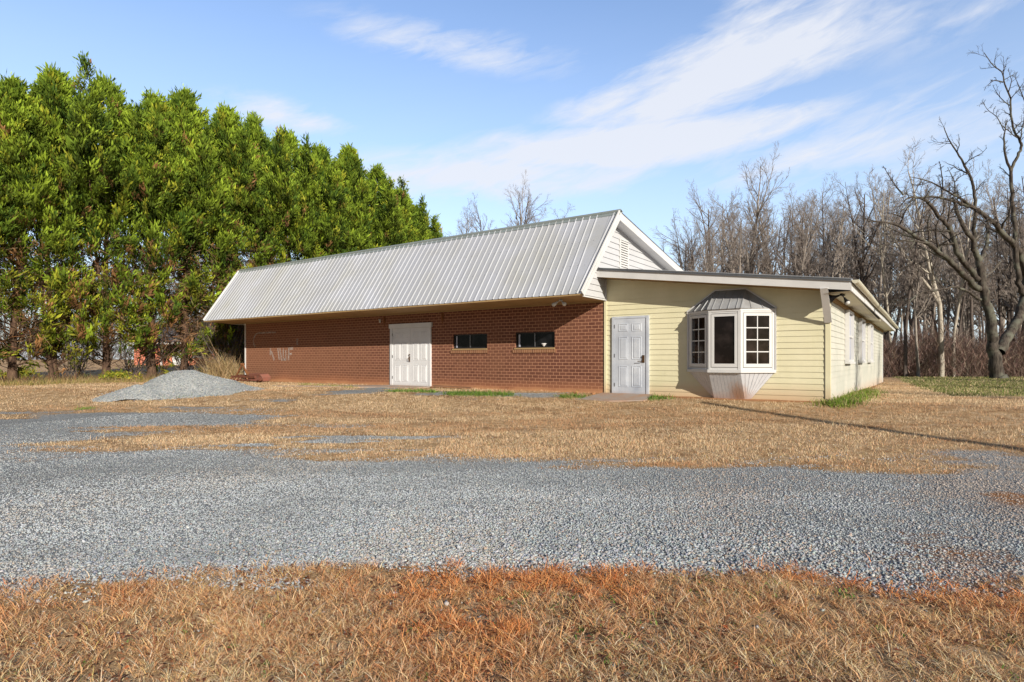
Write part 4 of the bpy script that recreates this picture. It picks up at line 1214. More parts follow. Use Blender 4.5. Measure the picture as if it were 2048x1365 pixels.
def tree_objects(root, trunkseg, out, barkmat, twigmat, split=1, sides=(9, 5, 3)):
    V, Fc = tubes_np(trunkseg, sides[0]); mesh_np('trunk', V, Fc, barkmat, root, smooth=True)
    lim = [(P, r) for l, P, r in out if l < split]; tw = [(P, r) for l, P, r in out if l >= split]
    if lim: V, Fc = tubes_np(lim, sides[1]); mesh_np('limbs', V, Fc, barkmat, root, smooth=True)
    if tw: V, Fc = tubes_np(tw, sides[2]); mesh_np('twigs', V, Fc, twigmat, root)

def wood_tree(seed, H, r0, bark, low=.42, spread=1.0, name='bare_tree'):
    rng = np.random.default_rng(seed)
    root = empty(name)
    P, _ = wander((0, 0, -.4), (rng.normal(0, .03), rng.normal(0, .03), 1), H, 12, .035, .02, rng)
    rr = r0 * np.linspace(1, .12, 13) ** .9; rr[0] *= 1.3
    out = []
    trunks = [(P, rr)]
    if rng.random() < .5:   # fork
        j = int(5 + rng.integers(0, 3)); d = np.array([rng.normal(0, .35), rng.normal(0, .35), 1])
        P2, _ = wander(P[j], d, H * .5, 8, .06, .05, rng); r2 = rr[j] * .75 * np.linspace(1, .15, 9)
        trunks.append((P2, r2)); branch_out(P2, r2, 0, rng, out, [(9, .15, .30 * spread, 38, 4, .12, .10, .012), (6, .15, .45, 38, 3, .14, .06, .009), (9, .1, .55, 40, 2, .18, .04, .0065)])
    branch_out(P, rr, 0, rng, out, [(17, low, .24 * spread, 44, 5, .12, .10, .013), (7, .15, .46, 38, 3, .14, .06, .009), (10, .08, .55, 40, 2, .18, .04, .0065)])
    tree_objects(root, trunks, out, bark, M['twig'], 1, (8, 4, 3))
    return root

def copy_tree(o, parent=None):
    c = o.copy(); COL.objects.link(c)
    if parent: c.parent = parent
    for ch in list(o.children): copy_tree(ch, c)
    return c

WOODS = 'bare trees of the wood behind the buildings'
protos = [wood_tree(100 + i, H, r, bk, low, sp) for i, (H, r, bk, low, sp) in enumerate([
    (19, .24, M['bark_wood'], .40, 1.0), (20, .20, M['bark_dark'], .50, .9), (18, .28, M['bark_wood'], .35, 1.15),
    (21, .22, M['bark_dark'], .45, 1.0), (17, .17, M['bark_wood'], .38, 1.1), (19, .30, M['bark_dark'], .38, 1.2)])]
used = set()
def place_tree(k, u, d, s=1.0, sz=1.0, label=None, group=WOODS, rz=None, dz=0.0):
    x, y = to_world((u - 1024) / F * d, d)
    o = protos[k] if k not in used else copy_tree(protos[k]); used.add(k)
    o.location = (x, y, float(gz(x, y)) + dz); o.rotation_euler = (0, 0, random.uniform(0, 6.28) if rz is None else rz); o.scale = (s, s, s * sz)
    tag(o, label or 'slender leafless tree with grey brown trunk in the wood', 'tree', group)
    return o
wr = random.Random(5)
u = 1375
topv = lambda u: float(np.interp(u, [1340, 1400, 1480, 1530, 1600, 1700, 1800, 1900, 2050], [480, 430, 385, 372, 372, 368, 372, 378, 372]))
while u < 2110:
    for (d0, d1) in ((41, 50), (50, 62), (62, 76)):
        uu = u + wr.uniform(-20, 20); d = wr.uniform(d0, d1); k = wr.randrange(6)
        x, y = to_world((uu - 1024) / F * d, d); g = float(gz(x, y))
        need = .95 + (HOR - topv(uu) - wr.uniform(-12, 40)) * d / F - g
        if d < 50 and wr.random() < .25: need *= .8
        H = [19, 20, 18, 21, 17, 19][k] * 1.03
        place_tree(k, uu, d, wr.uniform(.8, 1.05) * min(need / H, 1.2), 1.0 if need / H < 1.2 else need / H / 1.2)
    u += 22
# a few lower, thinner ones in front of the wood edge
for i in range(12):
    uu = wr.uniform(1770, 2080); d = wr.uniform(39.5, 44); place_tree(wr.choice([1, 4]), uu, d, wr.uniform(.45, .75))
# trees over the ridge of the main roof
for (uu, d, vt) in [(905, 62, 430), (938, 66, 418), (965, 60, 425), (1024, 55, 372), (1060, 60, 395), (1100, 66, 418), (1150, 62, 405), (1365, 52, 470), (1385, 60, 425)]:
    k = wr.randrange(6); x, y = to_world((uu - 1024) / F * d, d); g = float(gz(x, y)); need = .95 + (HOR - vt) * d / F - g
    H = [19, 20, 18, 21, 17, 19][k] * 1.03
    o = place_tree(k, uu, d, need / H, 1, 'leafless tree top showing above the ridge of the metal roof', 'bare trees rising behind the metal roof')
# behind the cypress row
for i in range(30):
    uu = -60 + i * 23 + wr.uniform(-10, 10); d = wr.uniform(76, 96)
    place_tree(wr.randrange(6), uu, d, wr.uniform(.6, .85), 1, 'distant leafless tree glimpsed through the gaps in the cypress row', 'distant bare trees beyond the cypress row')

# pale trunks
def pale_tree(seed, u, d, H, r0, label, fork=True):
    rng = np.random.default_rng(seed); x, y = to_world((u - 1024) / F * d, d)
    root = empty('pale_tree', (x, y, float(gz(x, y)))); tag(root, label, 'tree')
    P, _ = wander((0, 0, -.4), (0, 0, 1), H, 11, .05, .03, rng); rr = r0 * np.linspace(1, .15, 12)
    tr = [(P, rr)]; out = []
    spec = [(12, .4, .3, 42, 5, .14, .09, .014), (6, .15, .46, 38, 3, .14, .06, .010), (5, .15, .5, 40, 2, .16, .04, .009)]
    if fork:
        P2, _ = wander(P[4], (-.45, -.3, 1), H * .6, 8, .08, .05, rng); r2 = rr[4] * .8 * np.linspace(1, .15, 9); tr.append((P2, r2)); branch_out(P2, r2, 0, rng, out, spec)
    branch_out(P, rr, 0, rng, out, spec)
    tree_objects(root, tr, out, M['bark_pale'], M['twig'], 1, (9, 5, 3))
pale_tree(301, 1882, 40.5, 15, .20, 'pale barked forked tree standing at the edge of the lawn before the wood')
pale_tree(302, 1907, 41, 14, .13, 'thinner pale straight tree just right of the pale forked tree', False)
pale_tree(303, 1785, 42, 14, .12, 'slim pale tree just right of the end of the lean-to roof', False)

# ---- the big oak
def oak():
    d0 = 35.5; bx, by = to_world((2000 - 1024) / F * d0, d0)
    root = empty('oak_tree', (bx, by, float(gz(bx, by))))
    tag(root, 'large dark bare oak with arching limbs at the right edge of the lawn', 'tree')
    rng = np.random.default_rng(77)
    org = np.array([bx, by, float(gz(bx, by))])
    def limb(pts, r0, r1, dd=0.0, dd0=0.0):
        n = len(pts); P = []
        for i, (u, v) in enumerate(pts):
            t = i / max(n - 1, 1); P.append(np.array(P3(u, v, d0 + dd0 + (dd - dd0) * t)) - org)
        P = np.array(P)
        # densify and roughen
        tt = np.linspace(0, n - 1, (n - 1) * 4 + 1); Q = np.stack([np.interp(tt, np.arange(n), P[:, k]) for k in range(3)], -1)
        for _ in range(2): Q[1:-1] = (Q[:-2] + 2 * Q[1:-1] + Q[2:]) / 4
        r = np.linspace(r0, r1, len(Q)); Q[1:-1] += rng.normal(0, .10 if r0 > .25 else .22, (len(Q) - 2, 3)) * r[1:-1, None]
        return Q, r * (1 + rng.uniform(-.04, .06, len(r)))
    base = limb([(1998, 764), (1997, 758), (1993, 735), (1989, 712), (1984, 688)], .42, .28); base[1][:4] *= [1.45, 1.22, 1.1, 1.05]
    T = [base,
         limb([(1986, 695), (1984, 663), (1980, 628), (1970, 598), (1965, 569), (1962, 540), (1958, 522)], .28, .19),
         limb([(1998, 705), (2009, 682), (2028, 657), (2042, 625), (2050, 590), (2056, 550)], .30, .22, 1.5),
         limb([(1958, 522), (1948, 499), (1946, 480), (1924, 452), (1913, 417), (1905, 395)], .17, .06, -1),
         limb([(1958, 524), (1968, 505), (1974, 490), (1975, 469), (1974, 450)], .14, .07, 1)]
    Lm = [limb([(1959, 578), (1933, 557), (1904, 525), (1874, 501), (1845, 481), (1804, 455), (1781, 445), (1737, 443)], .20, .035, -4),
          limb([(1948, 484), (1949, 450), (1951, 402), (1945, 361), (1930, 332), (1915, 306), (1898, 282), (1888, 256)], .11, .02, -1),
          limb([(1957, 560), (1933, 531), (1912, 507), (1901, 457), (1880, 435), (1857, 405), (1839, 395), (1816, 396), (1807, 405)], .18, .03, -3),
          limb([(1961, 600), (1933, 581), (1912, 573), (1874, 581), (1842, 584), (1822, 601), (1804, 616)], .09, .015, -3),
          limb([(1857, 487), (1810, 481), (1766, 490), (1745, 500)], .06, .012, -5, -2.2),
          limb([(2053, 560), (2040, 500), (2003, 466), (1992, 452), (1962, 423), (1933, 411), (1895, 399), (1860, 392), (1830, 398)], .20, .03, -2, 1.5),
          limb([(1957, 420), (1921, 397), (1889, 379), (1854, 361), (1819, 354)], .08, .015, -3, -.4),
          limb([(1910, 388), (1910, 364), (1895, 335)], .04, .012, -2, -1), limb([(1886, 378), (1884, 350), (1879, 323)], .04, .012, -2.5, -2),
          limb([(1910, 364), (1922, 352), (1945, 345)], .03, .01, -1.5, -1.5),
          limb([(1807, 391), (1787, 367), (1766, 332)], .05, .01, -3, -3),
          limb([(2050, 590), (2036, 560), (2030, 500), (2030, 461), (2024, 402), (2022, 344)], .17, .09, 1, 1),
          limb([(2022, 344), (2009, 309), (2008, 267), (2014, 240)], .08, .02, .5, 1),
          limb([(2022, 344), (2032, 318), (2044, 296), (2040, 280), (2027, 262), (2021, 226), (2022, 197), (2009, 168), (2005, 144), (1986, 133), (1968, 106)], .09, .02, 1, 1),
          limb([(2006, 165), (1988, 160), (1972, 174)], .04, .012, .5, 1), limb([(2008, 262), (1994, 233), (1976, 222), (1965, 205)], .03, .01, 0, 1),
          limb([(2056, 550), (2070, 480), (2062, 420), (2080, 330), (2075, 250)], .20, .05, 2, 1.5),
          limb([(2070, 350), (2055, 300), (2062, 240), (2045, 190), (2030, 155)], .07, .015, 2, 2),
          limb([(2005, 144), (2012, 130)], .02, .008, 1, 1)]
    V, Fc = tubes_np(T, 10); mesh_np('trunk', V, Fc, M['bark_oak'], root, smooth=True)
    V, Fc = tubes_np(Lm, 7); mesh_np('limbs', V, Fc, M['bark_oak'], root, smooth=True)
    out = []
    for P, r in Lm + T[3:]:
        n = len(P)
        branch_out(P, r, 0, rng, out, [(max(7, n // 3), .2, .22, 50, 4, .22, .08, .011), (5, .15, .5, 42, 3, .2, .04, .007), (4, .2, .5, 42, 2, .2, 0, .005)])
    V, Fc = tubes_np([(P, r) for l, P, r in out], 4); mesh_np('twigs', V, Fc, M['bark_oak'], root)
oak()

# trees standing right of the frame; their shadows fall on the lawn and the side wall
place_tree(2, 1024, 30, .55, 1, 'leafless tree on the lawn right of the frame, nearer the building'); 
o = [x for x in COL.objects if x.get('label', '') == 'leafless tree on the lawn right of the frame, nearer the building'][0]
o['group'] = 'shade trees right of the frame'; o.location = (18.5, -1.0, float(gz(18.5, -1)))
o = copy_tree(protos[0]); o.location = (24, 6.5, float(gz(24, 6.5))); o.scale = (.7, .7, .6); tag(o, 'leafless tree on the lawn right of the frame, farther off', 'tree', 'shade trees right of the frame')
o = copy_tree(protos[5]); o.location = (33, 14, float(gz(33, 14))); o.scale = (.8, .8, .7); tag(o, 'spreading leafless tree right of the frame beyond the others', 'tree', 'shade trees right of the frame')

# utility pole behind and right of the camera: it throws the thin shadow across the lawn
H = 8.6; tipx, tipy = G(1345, 794)
px, py = tipx + .813 / .377 * H * 1.0, tipy - .442 / .377 * H * 1.0
t = empty('utility_pole', (px, py, float(gz(px, py)))); tag(t, 'tall wooden utility pole throwing a long thin shadow over the lawn', 'pole')
mb = MB(); mb.tube([(0, 0, -.5), (0, 0, 3), (0, 0, H - .5 - float(gz(px, py)) * 1)], [.17, .15, .085], 14); mb.build('pole', M['pole'], t, True)
mb = MB(); mb.bar((-.5, .3, H - 1.2), (.5, -.3, H - 1.2), .09, .11); mb.build('crossarm', M['pole'], t)

# ------------------------------------------------------------------ cypress row
def cypress(seed, H=13.0):
    rng = np.random.default_rng(seed); root = empty('cypress_tree')
    P, _ = wander((0, 0, -.3), (0, 0, 1), H * .93, 10, .02, .01, rng); rr = .17 * np.linspace(1, .1, 11); rr[0] *= 1.4
    segs = [(P, rr)]
    if rng.random() < .7:
        P2, _ = wander((.12, .05, .2), (rng.normal(0, .15), rng.normal(0, .15), 1), H * .7, 8, .03, .05, rng); segs.append((P2, .10 * np.linspace(1, .15, 9)))
    V, Fc = tubes_np(segs, 8); mesh_np('trunk', V, Fc, M['bark_cyp'], root, smooth=True)
    br = []
    for i in range(150):
        z = .5 + (H * .85) * (i / 150) ** 1.15; a = rng.uniform(0, 6.28); L = rng.uniform(1.0, 2.1) * (1 - .5 * z / H)
        Pb, _ = wander((0, 0, z), (math.cos(a), math.sin(a), rng.uniform(.1, .8)), L, 4, .12, .10, rng); r0 = rng.uniform(.014, .035)
        br.append((Pb, np.linspace(r0, .007, 5)))
        if z < 6:
            for q in range(4):
                j = rng.integers(1, 4); Pq, _ = wander(Pb[j], Pb[j + 1] - Pb[j] + rng.normal(0, .35, 3), rng.uniform(.3, .8), 3, .2, -.02, rng); br.append((Pq, np.linspace(.009, .004, 4)))
    V, Fc = tubes_np(br, 4); mesh_np('branches', V, Fc, M['bark_cyp'], root)
    # crown: tufts of upright sprays on a lobed column with several leaders
    spires = [(0, 0, H, 2.0)] + [(rng.normal(0, .95), rng.normal(0, .95), H * rng.uniform(.80, .985), rng.uniform(.65, 1.15)) for _ in range(8)]
    lobes = rng.uniform(0, 6.28, (6,)); pts = []; nrm = []; cen = []
    n_t = 3300
    A_ = rng.uniform(0, 2 * np.pi, 60000); U_ = rng.random(60000) ** .72; W_ = rng.random(60000); I_ = rng.random(60000)
    HN = fbm(A_ * 1.9 + seed, U_ * H * 1.05, 3, seed); TN = rng.random(60000)
    for a, uu, w_, i_, hole, tn in zip(A_, U_, W_, I_, HN, TN):
        if len(pts) >= n_t: break
        s = spires[0] if w_ < .55 else spires[1 + int(i_ * 8)]
        z = s[2] * uu; tt = uu
        if s is not spires[0] and tt < .62: continue
        prof = np.interp(tt, [0, .08, .25, .5, .70, .84, .93, 1], [.75, 1.0, 1.1, 1.05, .88, .60, .30, .02]) * s[3]
        lob = 1 + .15 * math.sin(3 * a + lobes[0] + z * .9) + .13 * math.sin(5 * a + lobes[1] - z * 2.3)
        rad = prof * lob * (1 - .55 * tn ** 2.2)
        need = .395 if z > 8.5 else (.475 + (8.5 - z) * .014)
        if hole < need: continue
        if z < 1.0 and tn < .8: continue
        pts.append((s[0] + rad * math.cos(a), s[1] + rad * math.sin(a), z)); nrm.append((math.cos(a), math.sin(a), .0)); cen.append(tt)
    pts = np.array(pts); nrm = np.array(nrm); tt = np.array(cen); n = len(pts)
    ax = nrm * rng.uniform(.25, .9, (n, 1)) + np.array([0, 0, 1.]) * rng.uniform(.6, 1.3, (n, 1)) * (.75 + .6 * tt[:, None]) + rng.normal(0, .22, (n, 3))
    ax /= np.linalg.norm(ax, axis=1)[:, None]
    K = 26
    size = np.clip(rng.gamma(6, .055, n), .13, .62) * (1.05 - .15 * tt)
    ld = ax[:, None, :] + rng.normal(0, .34, (n, K, 3)); ld /= np.linalg.norm(ld, axis=2)[:, :, None]
    st = pts[:, None, :] + ax[:, None, :] * (size[:, None, None] * rng.uniform(-.5, .8, (n, K, 1))) + rng.normal(0, .075, (n, K, 3))
    Ll = size[:, None] * rng.uniform(.35, .75, (n, K))
    w = np.cross(ld, rng.normal(size=(n, K, 3))); w /= np.linalg.norm(w, axis=2)[:, :, None] + 1e-9; w *= (Ll * rng.uniform(.09, .15, (n, K)))[:, :, None]
    tip = st + ld * Ll[:, :, None]; midp = st + ld * (Ll * .5)[:, :, None]
    V = np.stack([st, midp - w, tip, midp + w], 2).reshape(-1, 3)
    m = n * K; Fc = (np.arange(m) * 4)[:, None] + np.arange(4)[None]
    cA = np.array([.07, .135, .018]); cB = np.array([.38, .51, .045]); cC = np.array([.62, .56, .05]); cD = np.array([.42, .22, .09])
    q = np.clip(rng.random(n) * .7 + (fbm(pts[:, 0] * 1.5 + seed, pts[:, 2] * 1.5 + pts[:, 1], 2, 3) - .5) * 1.4 + .15, 0, 1)[:, None]; C = cA * (1 - q) + cB * q
    zt = pts[:, 2]
    yel = (rng.random(n) < np.interp(zt, [0, 3, 6, 13], [.75, .45, .14, .05]))[:, None]; C = np.where(yel, C * .5 + cC * .5, C)
    dead = (rng.random(n) < np.interp(zt, [0, 3, 5, 7.5, 13], [.30, .26, .15, .03, .004]))[:, None]; C = np.where(dead, cD * rng.uniform(.6, 1.2, (n, 1)), C)
    C = np.repeat(C[:, None, :], K, 1) * rng.uniform(.7, 1.3, (n, K, 1))
    dep = np.clip(((st - pts[:, None, :]) * ax[:, None, :]).sum(2) / size[:, None] * .9 + .62, .3, 1.15)   # inner shade of each tuft put into the leaf colour
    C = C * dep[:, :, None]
    Cc = np.repeat(C.reshape(-1, 3), 4, 0).reshape(-1, 4, 3); Cc[:, 0] *= .5; Cc[:, 2] *= 1.15  # leaf bases darkened and tips lightened, shading put into the colour
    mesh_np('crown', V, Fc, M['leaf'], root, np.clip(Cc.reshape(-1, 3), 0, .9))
    # brown dead twiggery low inside
    nd = 2200; a = rng.uniform(0, 6.28, nd); z = 1.6 + 4.6 * rng.random(nd); r_ = rng.uniform(.15, 1.9, nd)
    keepd = np.array([fbm(np.array([aa * 2 + seed]), np.array([zz * 1.3]), 2, 55)[0] for aa, zz in zip(a, z)]) > .42
    a, z, r_ = a[keepd], z[keepd], r_[keepd]; nd = len(a)
    p0 = np.stack([r_ * np.cos(a), r_ * np.sin(a), z], -1); dr = np.stack([np.cos(a), np.sin(a), np.zeros(nd)], -1) * .6 + rng.normal(0, .5, (nd, 3)); dr /= np.linalg.norm(dr, axis=1)[:, None]
    L = rng.uniform(.2, .55, nd); sd = np.cross(dr, rng.normal(size=(nd, 3))); sd /= np.linalg.norm(sd, axis=1)[:, None]; sd *= .008
    V = np.stack([p0 - sd, p0 + sd, p0 + dr * L[:, None] + sd * .4, p0 + dr * L[:, None] - sd * .4], 1).reshape(-1, 3)
    Fc = (np.arange(nd) * 4)[:, None] + np.arange(4)[None]
    C = pal(nd, [(.30, .17, .09), (.42, .28, .16), (.20, .12, .08), (.34, .15, .06)], [3, 3, 2, 1.5], rng)
    mesh_np('dead_twigs', V, Fc, M['deadtwig'], root, np.repeat(C, 4, 0))
    return root

cp = [cypress(501), cypress(502), cypress(503), cypress(504)]
cused = set()
sil_u = [-200, 0, 18, 50, 90, 130, 170, 215, 262, 300, 330, 360, 395, 425, 480, 515, 560, 595, 640, 690, 730, 760, 785, 815, 845, 868, 900]
sil_v = [160, 165, 165, 178, 138, 165, 148, 170, 165, 192, 215, 182, 215, 232, 216, 245, 262, 280, 300, 295, 325, 345, 370, 395, 435, 470, 560]
ordn = ['first', 'second', 'third', 'fourth', 'fifth', 'sixth', 'seventh', 'eighth', 'ninth', 'tenth', 'eleventh', 'twelfth', 'thirteenth', 'fourteenth', 'fifteenth', 'sixteenth', 'seventeenth']
tlist = [-1.2, .7, 2.3, 4.2, 5.9, 7.7, 9.7, 11.6, 13.6, 15.8, 18.0, 20.3, 22.6, 24.6, 26.4]
cr = random.Random(3)
for i, tq in enumerate(tlist):
    xc, yc = -20.5 + .55 * tq + cr.uniform(-.2, .2), 23 + .83 * tq; u = 1024 + F * xc / yc
    vt = float(np.interp(u, sil_u, sil_v)); x, y = to_world(xc, yc); g = float(gz(x, y))
    Ht = .95 + (HOR - vt) * yc / F - g
    k = i % 4; o = cp[k] if k not in cused else copy_tree(cp[k]); cused.add(k)
    o.location = (x, y, g); o.rotation_euler = (0, 0, cr.uniform(0, 6.28)); sxy = cr.uniform(.92, 1.08)
    o.scale = (sxy, sxy, Ht / 13.15)
    print('cyp', i, round(u), round(Ht, 1))
    tag(o, 'tall dense green cypress, %s from the left in the row beside the brick building' % ordn[i], 'tree', 'cypress trees planted in a tall row')

# small bushy yellow green cypress shrubs low in the row
def small_cypress(u, v, d, s, label, ns=8):
    rng = np.random.default_rng(int(u)); x, y = to_world((u - 1024) / F * d, d); g = float(gz(x, y))
    root = empty('cypress_shrub', (x, y, g)); tag(root, label, 'shrub')
    br = []; tips = []
    for i in range(ns):
        a = rng.uniform(0, 6.28); P, _ = wander((0, 0, -.1), (math.cos(a) * .8, math.sin(a) * .8, rng.uniform(.5, 1.2)), s * rng.uniform(.7, 1.1), 4, .15, .0, rng); br.append((P, np.linspace(.022, .007, 5))); tips += [P[-1], P[-2]]
    V, Fc = tubes_np(br, 4); mesh_np('stems', V, Fc, M['bark_cyp'], root)
    tips = np.repeat(np.array(tips), 5, 0); n = len(tips); K = 12
    pt = tips + rng.normal(0, [.20, .20, .06], (n, 3))
    ld = rng.normal(0, .6, (n, K, 3)) + np.array([0, 0, .5]); ld /= np.linalg.norm(ld, axis=2)[:, :, None]
    st = pt[:, None, :] + rng.normal(0, .05, (n, K, 3)); Ll = rng.uniform(.08, .19, (n, K))
    w = np.cross(ld, rng.normal(size=(n, K, 3))); w /= np.linalg.norm(w, axis=2)[:, :, None]; w *= (Ll * .15)[:, :, None]
    V = np.stack([st, st + ld * (Ll * .5)[:, :, None] - w, st + ld * Ll[:, :, None], st + ld * (Ll * .5)[:, :, None] + w], 2).reshape(-1, 3)
    m = n * K; Fc = (np.arange(m) * 4)[:, None] + np.arange(4)[None]
    C = pal(m, [(.20, .27, .03), (.36, .36, .04), (.46, .40, .05)], [3, 3, 2], rng)
    mesh_np('foliage', V, Fc, M['leaf'], root, np.repeat(C, 4, 0))
small_cypress(236, 756, 25.5, .6, 'low yellow green cypress shrub under the row behind the gravel pile')
small_cypress(30, 760, 24.0, .7, 'low yellow green cypress shrub at the far left of the row')

# scrub under the row, tall grass by the corner
def scrub(name, pts, n, h, w, cols, wts, label, spread, lean=(.2, .95), zj=0, cat='undergrowth'):
    pts = np.array(pts); i = RNG.integers(0, len(pts), n); X = pts[i, 0] + RNG.normal(0, spread, n); Y = pts[i, 1] + RNG.normal(0, spread, n)
    k = ~keep_out(X, Y); X, Y = X[k], Y[k]; n = len(X)
    C = pal(n, cols, wts)
    z = gz(X, Y) + (RNG.random(n) ** 2 * zj if zj else 0)
    o = blades(name, X, Y, RNG.gamma(5, h / 5, n), RNG.uniform(w * .5, w * 1.3, n), C, RNG.uniform(lean[0], lean[1], n), M['blade'], z=z)
    return tag(o, label, cat, kind='stuff')
rowpts = [to_world(-20.9 + .55 * t + 1.0, 22.4 + .83 * t) for t in np.linspace(-2, 12, 60)] + [to_world(-20.9 + .55 * t - .3, 22.4 + .83 * t) for t in np.linspace(-2, 24, 60)]
scrub('undergrowth', rowpts, 26000, .30, .014, [(.16, .10, .06), (.34, .22, .12), (.10, .07, .05), (.16, .18, .05), (.50, .34, .18), (.36, .15, .06)], [4, 3, 3, 2, 2, 1.2], 'tangled brown scrub and weeds under the cypress row', .55)
edge = [to_world(-19.2 + .55 * t + .4, 21.6 + .83 * t) for t in np.linspace(-2, 10, 80)]
scrub('grass_fringe', edge, 9000, .20, .012, [(.55, .40, .20), (.46, .34, .12), (.30, .32, .08)], [4, 3, 1.5], 'ragged straw grass fringe where the lawn meets the scrub', .25, cat='grass')
t_ = G(440, 765)
scrub('tall_grass', [to_world(-14.0, 28.6), to_world(-13.6, 28.2), to_world(-14.5, 28.9)], 1500, 1.05, .02, [(.52, .36, .18), (.64, .48, .27), (.36, .25, .12)], [3, 3, 2], 'drooping clump of tall tan grass beside the left corner of the brick building', .28, (.25, .8))

def bare_shrub(u, d, s, label, seed, n=16):
    rng = np.random.default_rng(seed); x, y = to_world((u - 1024) / F * d, d); root = empty('bare_shrub', (x, y, float(gz(x, y)))); tag(root, label, 'shrub')
    st = []; out = []
    for i in range(n):
        a = rng.uniform(0, 6.28); P, _ = wander((0, 0, -.1), (math.cos(a) * .5, math.sin(a) * .5, 1), s * rng.uniform(.7, 1.1), 6, .12, .04, rng); r = np.linspace(.035, .008, 7); st.append((P, r))
        branch_out(P, r, 0, rng, out, [(9, .2, .4, 45, 3, .2, .02, .006), (5, .2, .5, 40, 2, .2, 0, .004)])
    V, Fc = tubes_np(st, 5); mesh_np('stems', V, Fc, M['bark_dark'], root)
    V, Fc = tubes_np([(P, r) for l, P, r in out], 3); mesh_np('twigs', V, Fc, M['bark_dark'], root)
bare_shrub(452, 29.0, 3.6, 'dark bare many stemmed shrub between the cypress row and the brick corner', 61, 13)
bare_shrub(372, 29.5, 3.2, 'dark bare shrub behind the peak of the gravel pile', 62, 8)
bare_shrub(150, 25.6, 2.3, 'bare twiggy shrub between two cypress trunks at the left', 63, 8)
bare_shrub(262, 27.5, 2.8, 'bare twiggy shrub above the left end of the gravel pile', 64, 8)

# red brown thicket at the foot of the wood
def thicket(name, u0, u1, d0, d1, n, h, cols, wts, label, zlift=2.2):
    u = RNG.uniform(u0, u1, n); d = RNG.uniform(d0, d1, n); xc = (u - 1024) / F * d
    X = CAM[0] + xc * AX[0] + d * FW[0]; Y = CAM[1] + xc * AX[1] + d * FW[1]
    dens = fbm(X * .35, Y * .35, 3, 8); z = gz(X, Y) + RNG.random(n) ** 1.3 * zlift * (.4 + dens * 1.3)
    o = blades(name, X, Y, RNG.gamma(5, h / 5, n), RNG.uniform(.010, .032, n), pal(n, cols, wts, jit=.25), RNG.uniform(.45, .995, n), M['blade'], z=z)
    return tag(o, label, 'thicket', kind='stuff')
THC = [(.33, .21, .17), (.22, .14, .12), (.42, .30, .24), (.52, .42, .33), (.14, .10, .09)]
thicket('thicket', 1740, 2200, 40, 49, 60000, 1.15, THC, [4, 4, 3, 1.5, 2], 'dense reddish brown bramble thicket at the foot of the wood', 2.6)
thicket('distant_scrub', -150, 560, 74, 82, 26000, 1.6, [(.26, .19, .15), (.17, .13, .11), (.36, .29, .24), (.15, .16, .08)], [4, 3, 2, 1], 'dull brown scrub beyond the cypress row', 5.0)
thicket('evergreen_scrub', 1880, 2150, 52, 58, 9000, 1.0, [(.10, .15, .05), (.16, .20, .08)], [3, 2], 'dark green scrub glimpsed low between the trunks of the wood', 4.3)

# ------------------------------------------------------------------ neighbouring red brick house
def neighbour():
    d = 58.0; x0, y0 = to_world((268 - 1024) / F * d, d); g = .0
    root = empty('brick_house', (x0, y0, float(gz(x0, y0)) * .0 - .25), math.atan2(AX[1], AX[0])); tag(root, 'low red brick house with grey roof seen through the cypress trunks', 'house')
    L = 13.0; root.scale = (1.16, 1.16, 1.1)
    m = NT('red_brick'); v = m.coord('Object'); s_ = m.sep(v); cb = m.new('ShaderNodeCombineXYZ'); m.link(s_[0], cb.inputs[0]); m.link(s_[2], cb.inputs[1])
    b = m.new('ShaderNodeTexBrick'); m.link(cb.outputs[0], b.inputs['Vector']); b.inputs['Scale'].default_value = 1; b.inputs['Brick Width'].default_value = .21; b.inputs['Row Height'].default_value = .08; b.inputs['Mortar Size'].default_value = .008
    b.inputs['Color1'].default_value = (.80, .24, .13, 1); b.inputs['Color2'].default_value = (.66, .18, .10, 1); b.inputs['Mortar'].default_value = (.5, .32, .25, 1); m.base(b.outputs['Color'])
    mb = MB(); mb.box((0, 0, 0), (L, 7, 2.5)); mb.build('wall', m.m, root)
    mb = MB(); mb.prism([(-.5, -.7, 2.5), (-.5, 7.7, 2.5), (-.5, 3.5, 4.6)], 0, (L + 1, 0, 0)); mb.build('roof', M['house_roof'], root)
    mb = MB(); mb.box((-.5, -.74, 2.42), (L + .5, -.70, 2.58)); mb.build('fascia', M['white'], root)
    for (wx, wz0, ww, wh) in ((5.0, 1.25, .9, .8), (9.5, 1.0, 1.2, 1.1)):
        mb = MB(); mb.box((wx, -.05, wz0), (wx + ww, -.01, wz0 + wh)); w = mb.build('window', M['white'], root)
        mb = MB(); mb.add([(wx + .08, -.055, wz0 + .08), (wx + ww - .08, -.055, wz0 + .08), (wx + ww - .08, -.055, wz0 + wh - .08), (wx + .08, -.055, wz0 + wh - .08)], [(0, 1, 2, 3)]); mb.build('pane', M['glass'], w)
    mb = MB(); mb.box((3.3, -.05, .0), (4.2, -.01, 2.05)); mb.build('door', M['white'], root)
    for px_ in (1.6, 2.6):
        mb = MB(); mb.box((px_, -.62, 0), (px_ + .12, -.5, 2.42)); mb.build('porch_post', M['white'], root)
neighbour()
# small round red thing among the branches at the left
x, y, z = P3(117, 701, 25.2)
me = bpy.data.meshes.new('reflector'); bm = bmesh.new(); bmesh.ops.create_uvsphere(bm, u_segments=16, v_segments=10, radius=.085); 
for v in bm.verts: v.co.y *= .5; v.co.z *= 1.15
bm.to_mesh(me); bm.free(); me.materials.append(M['reflector']); o = bpy.data.objects.new('reflector', me); COL.objects.link(o); o.location = (x, y, z)
tag(o, 'small round red disc hanging among the branches at the left of the cypress row', 'reflector')

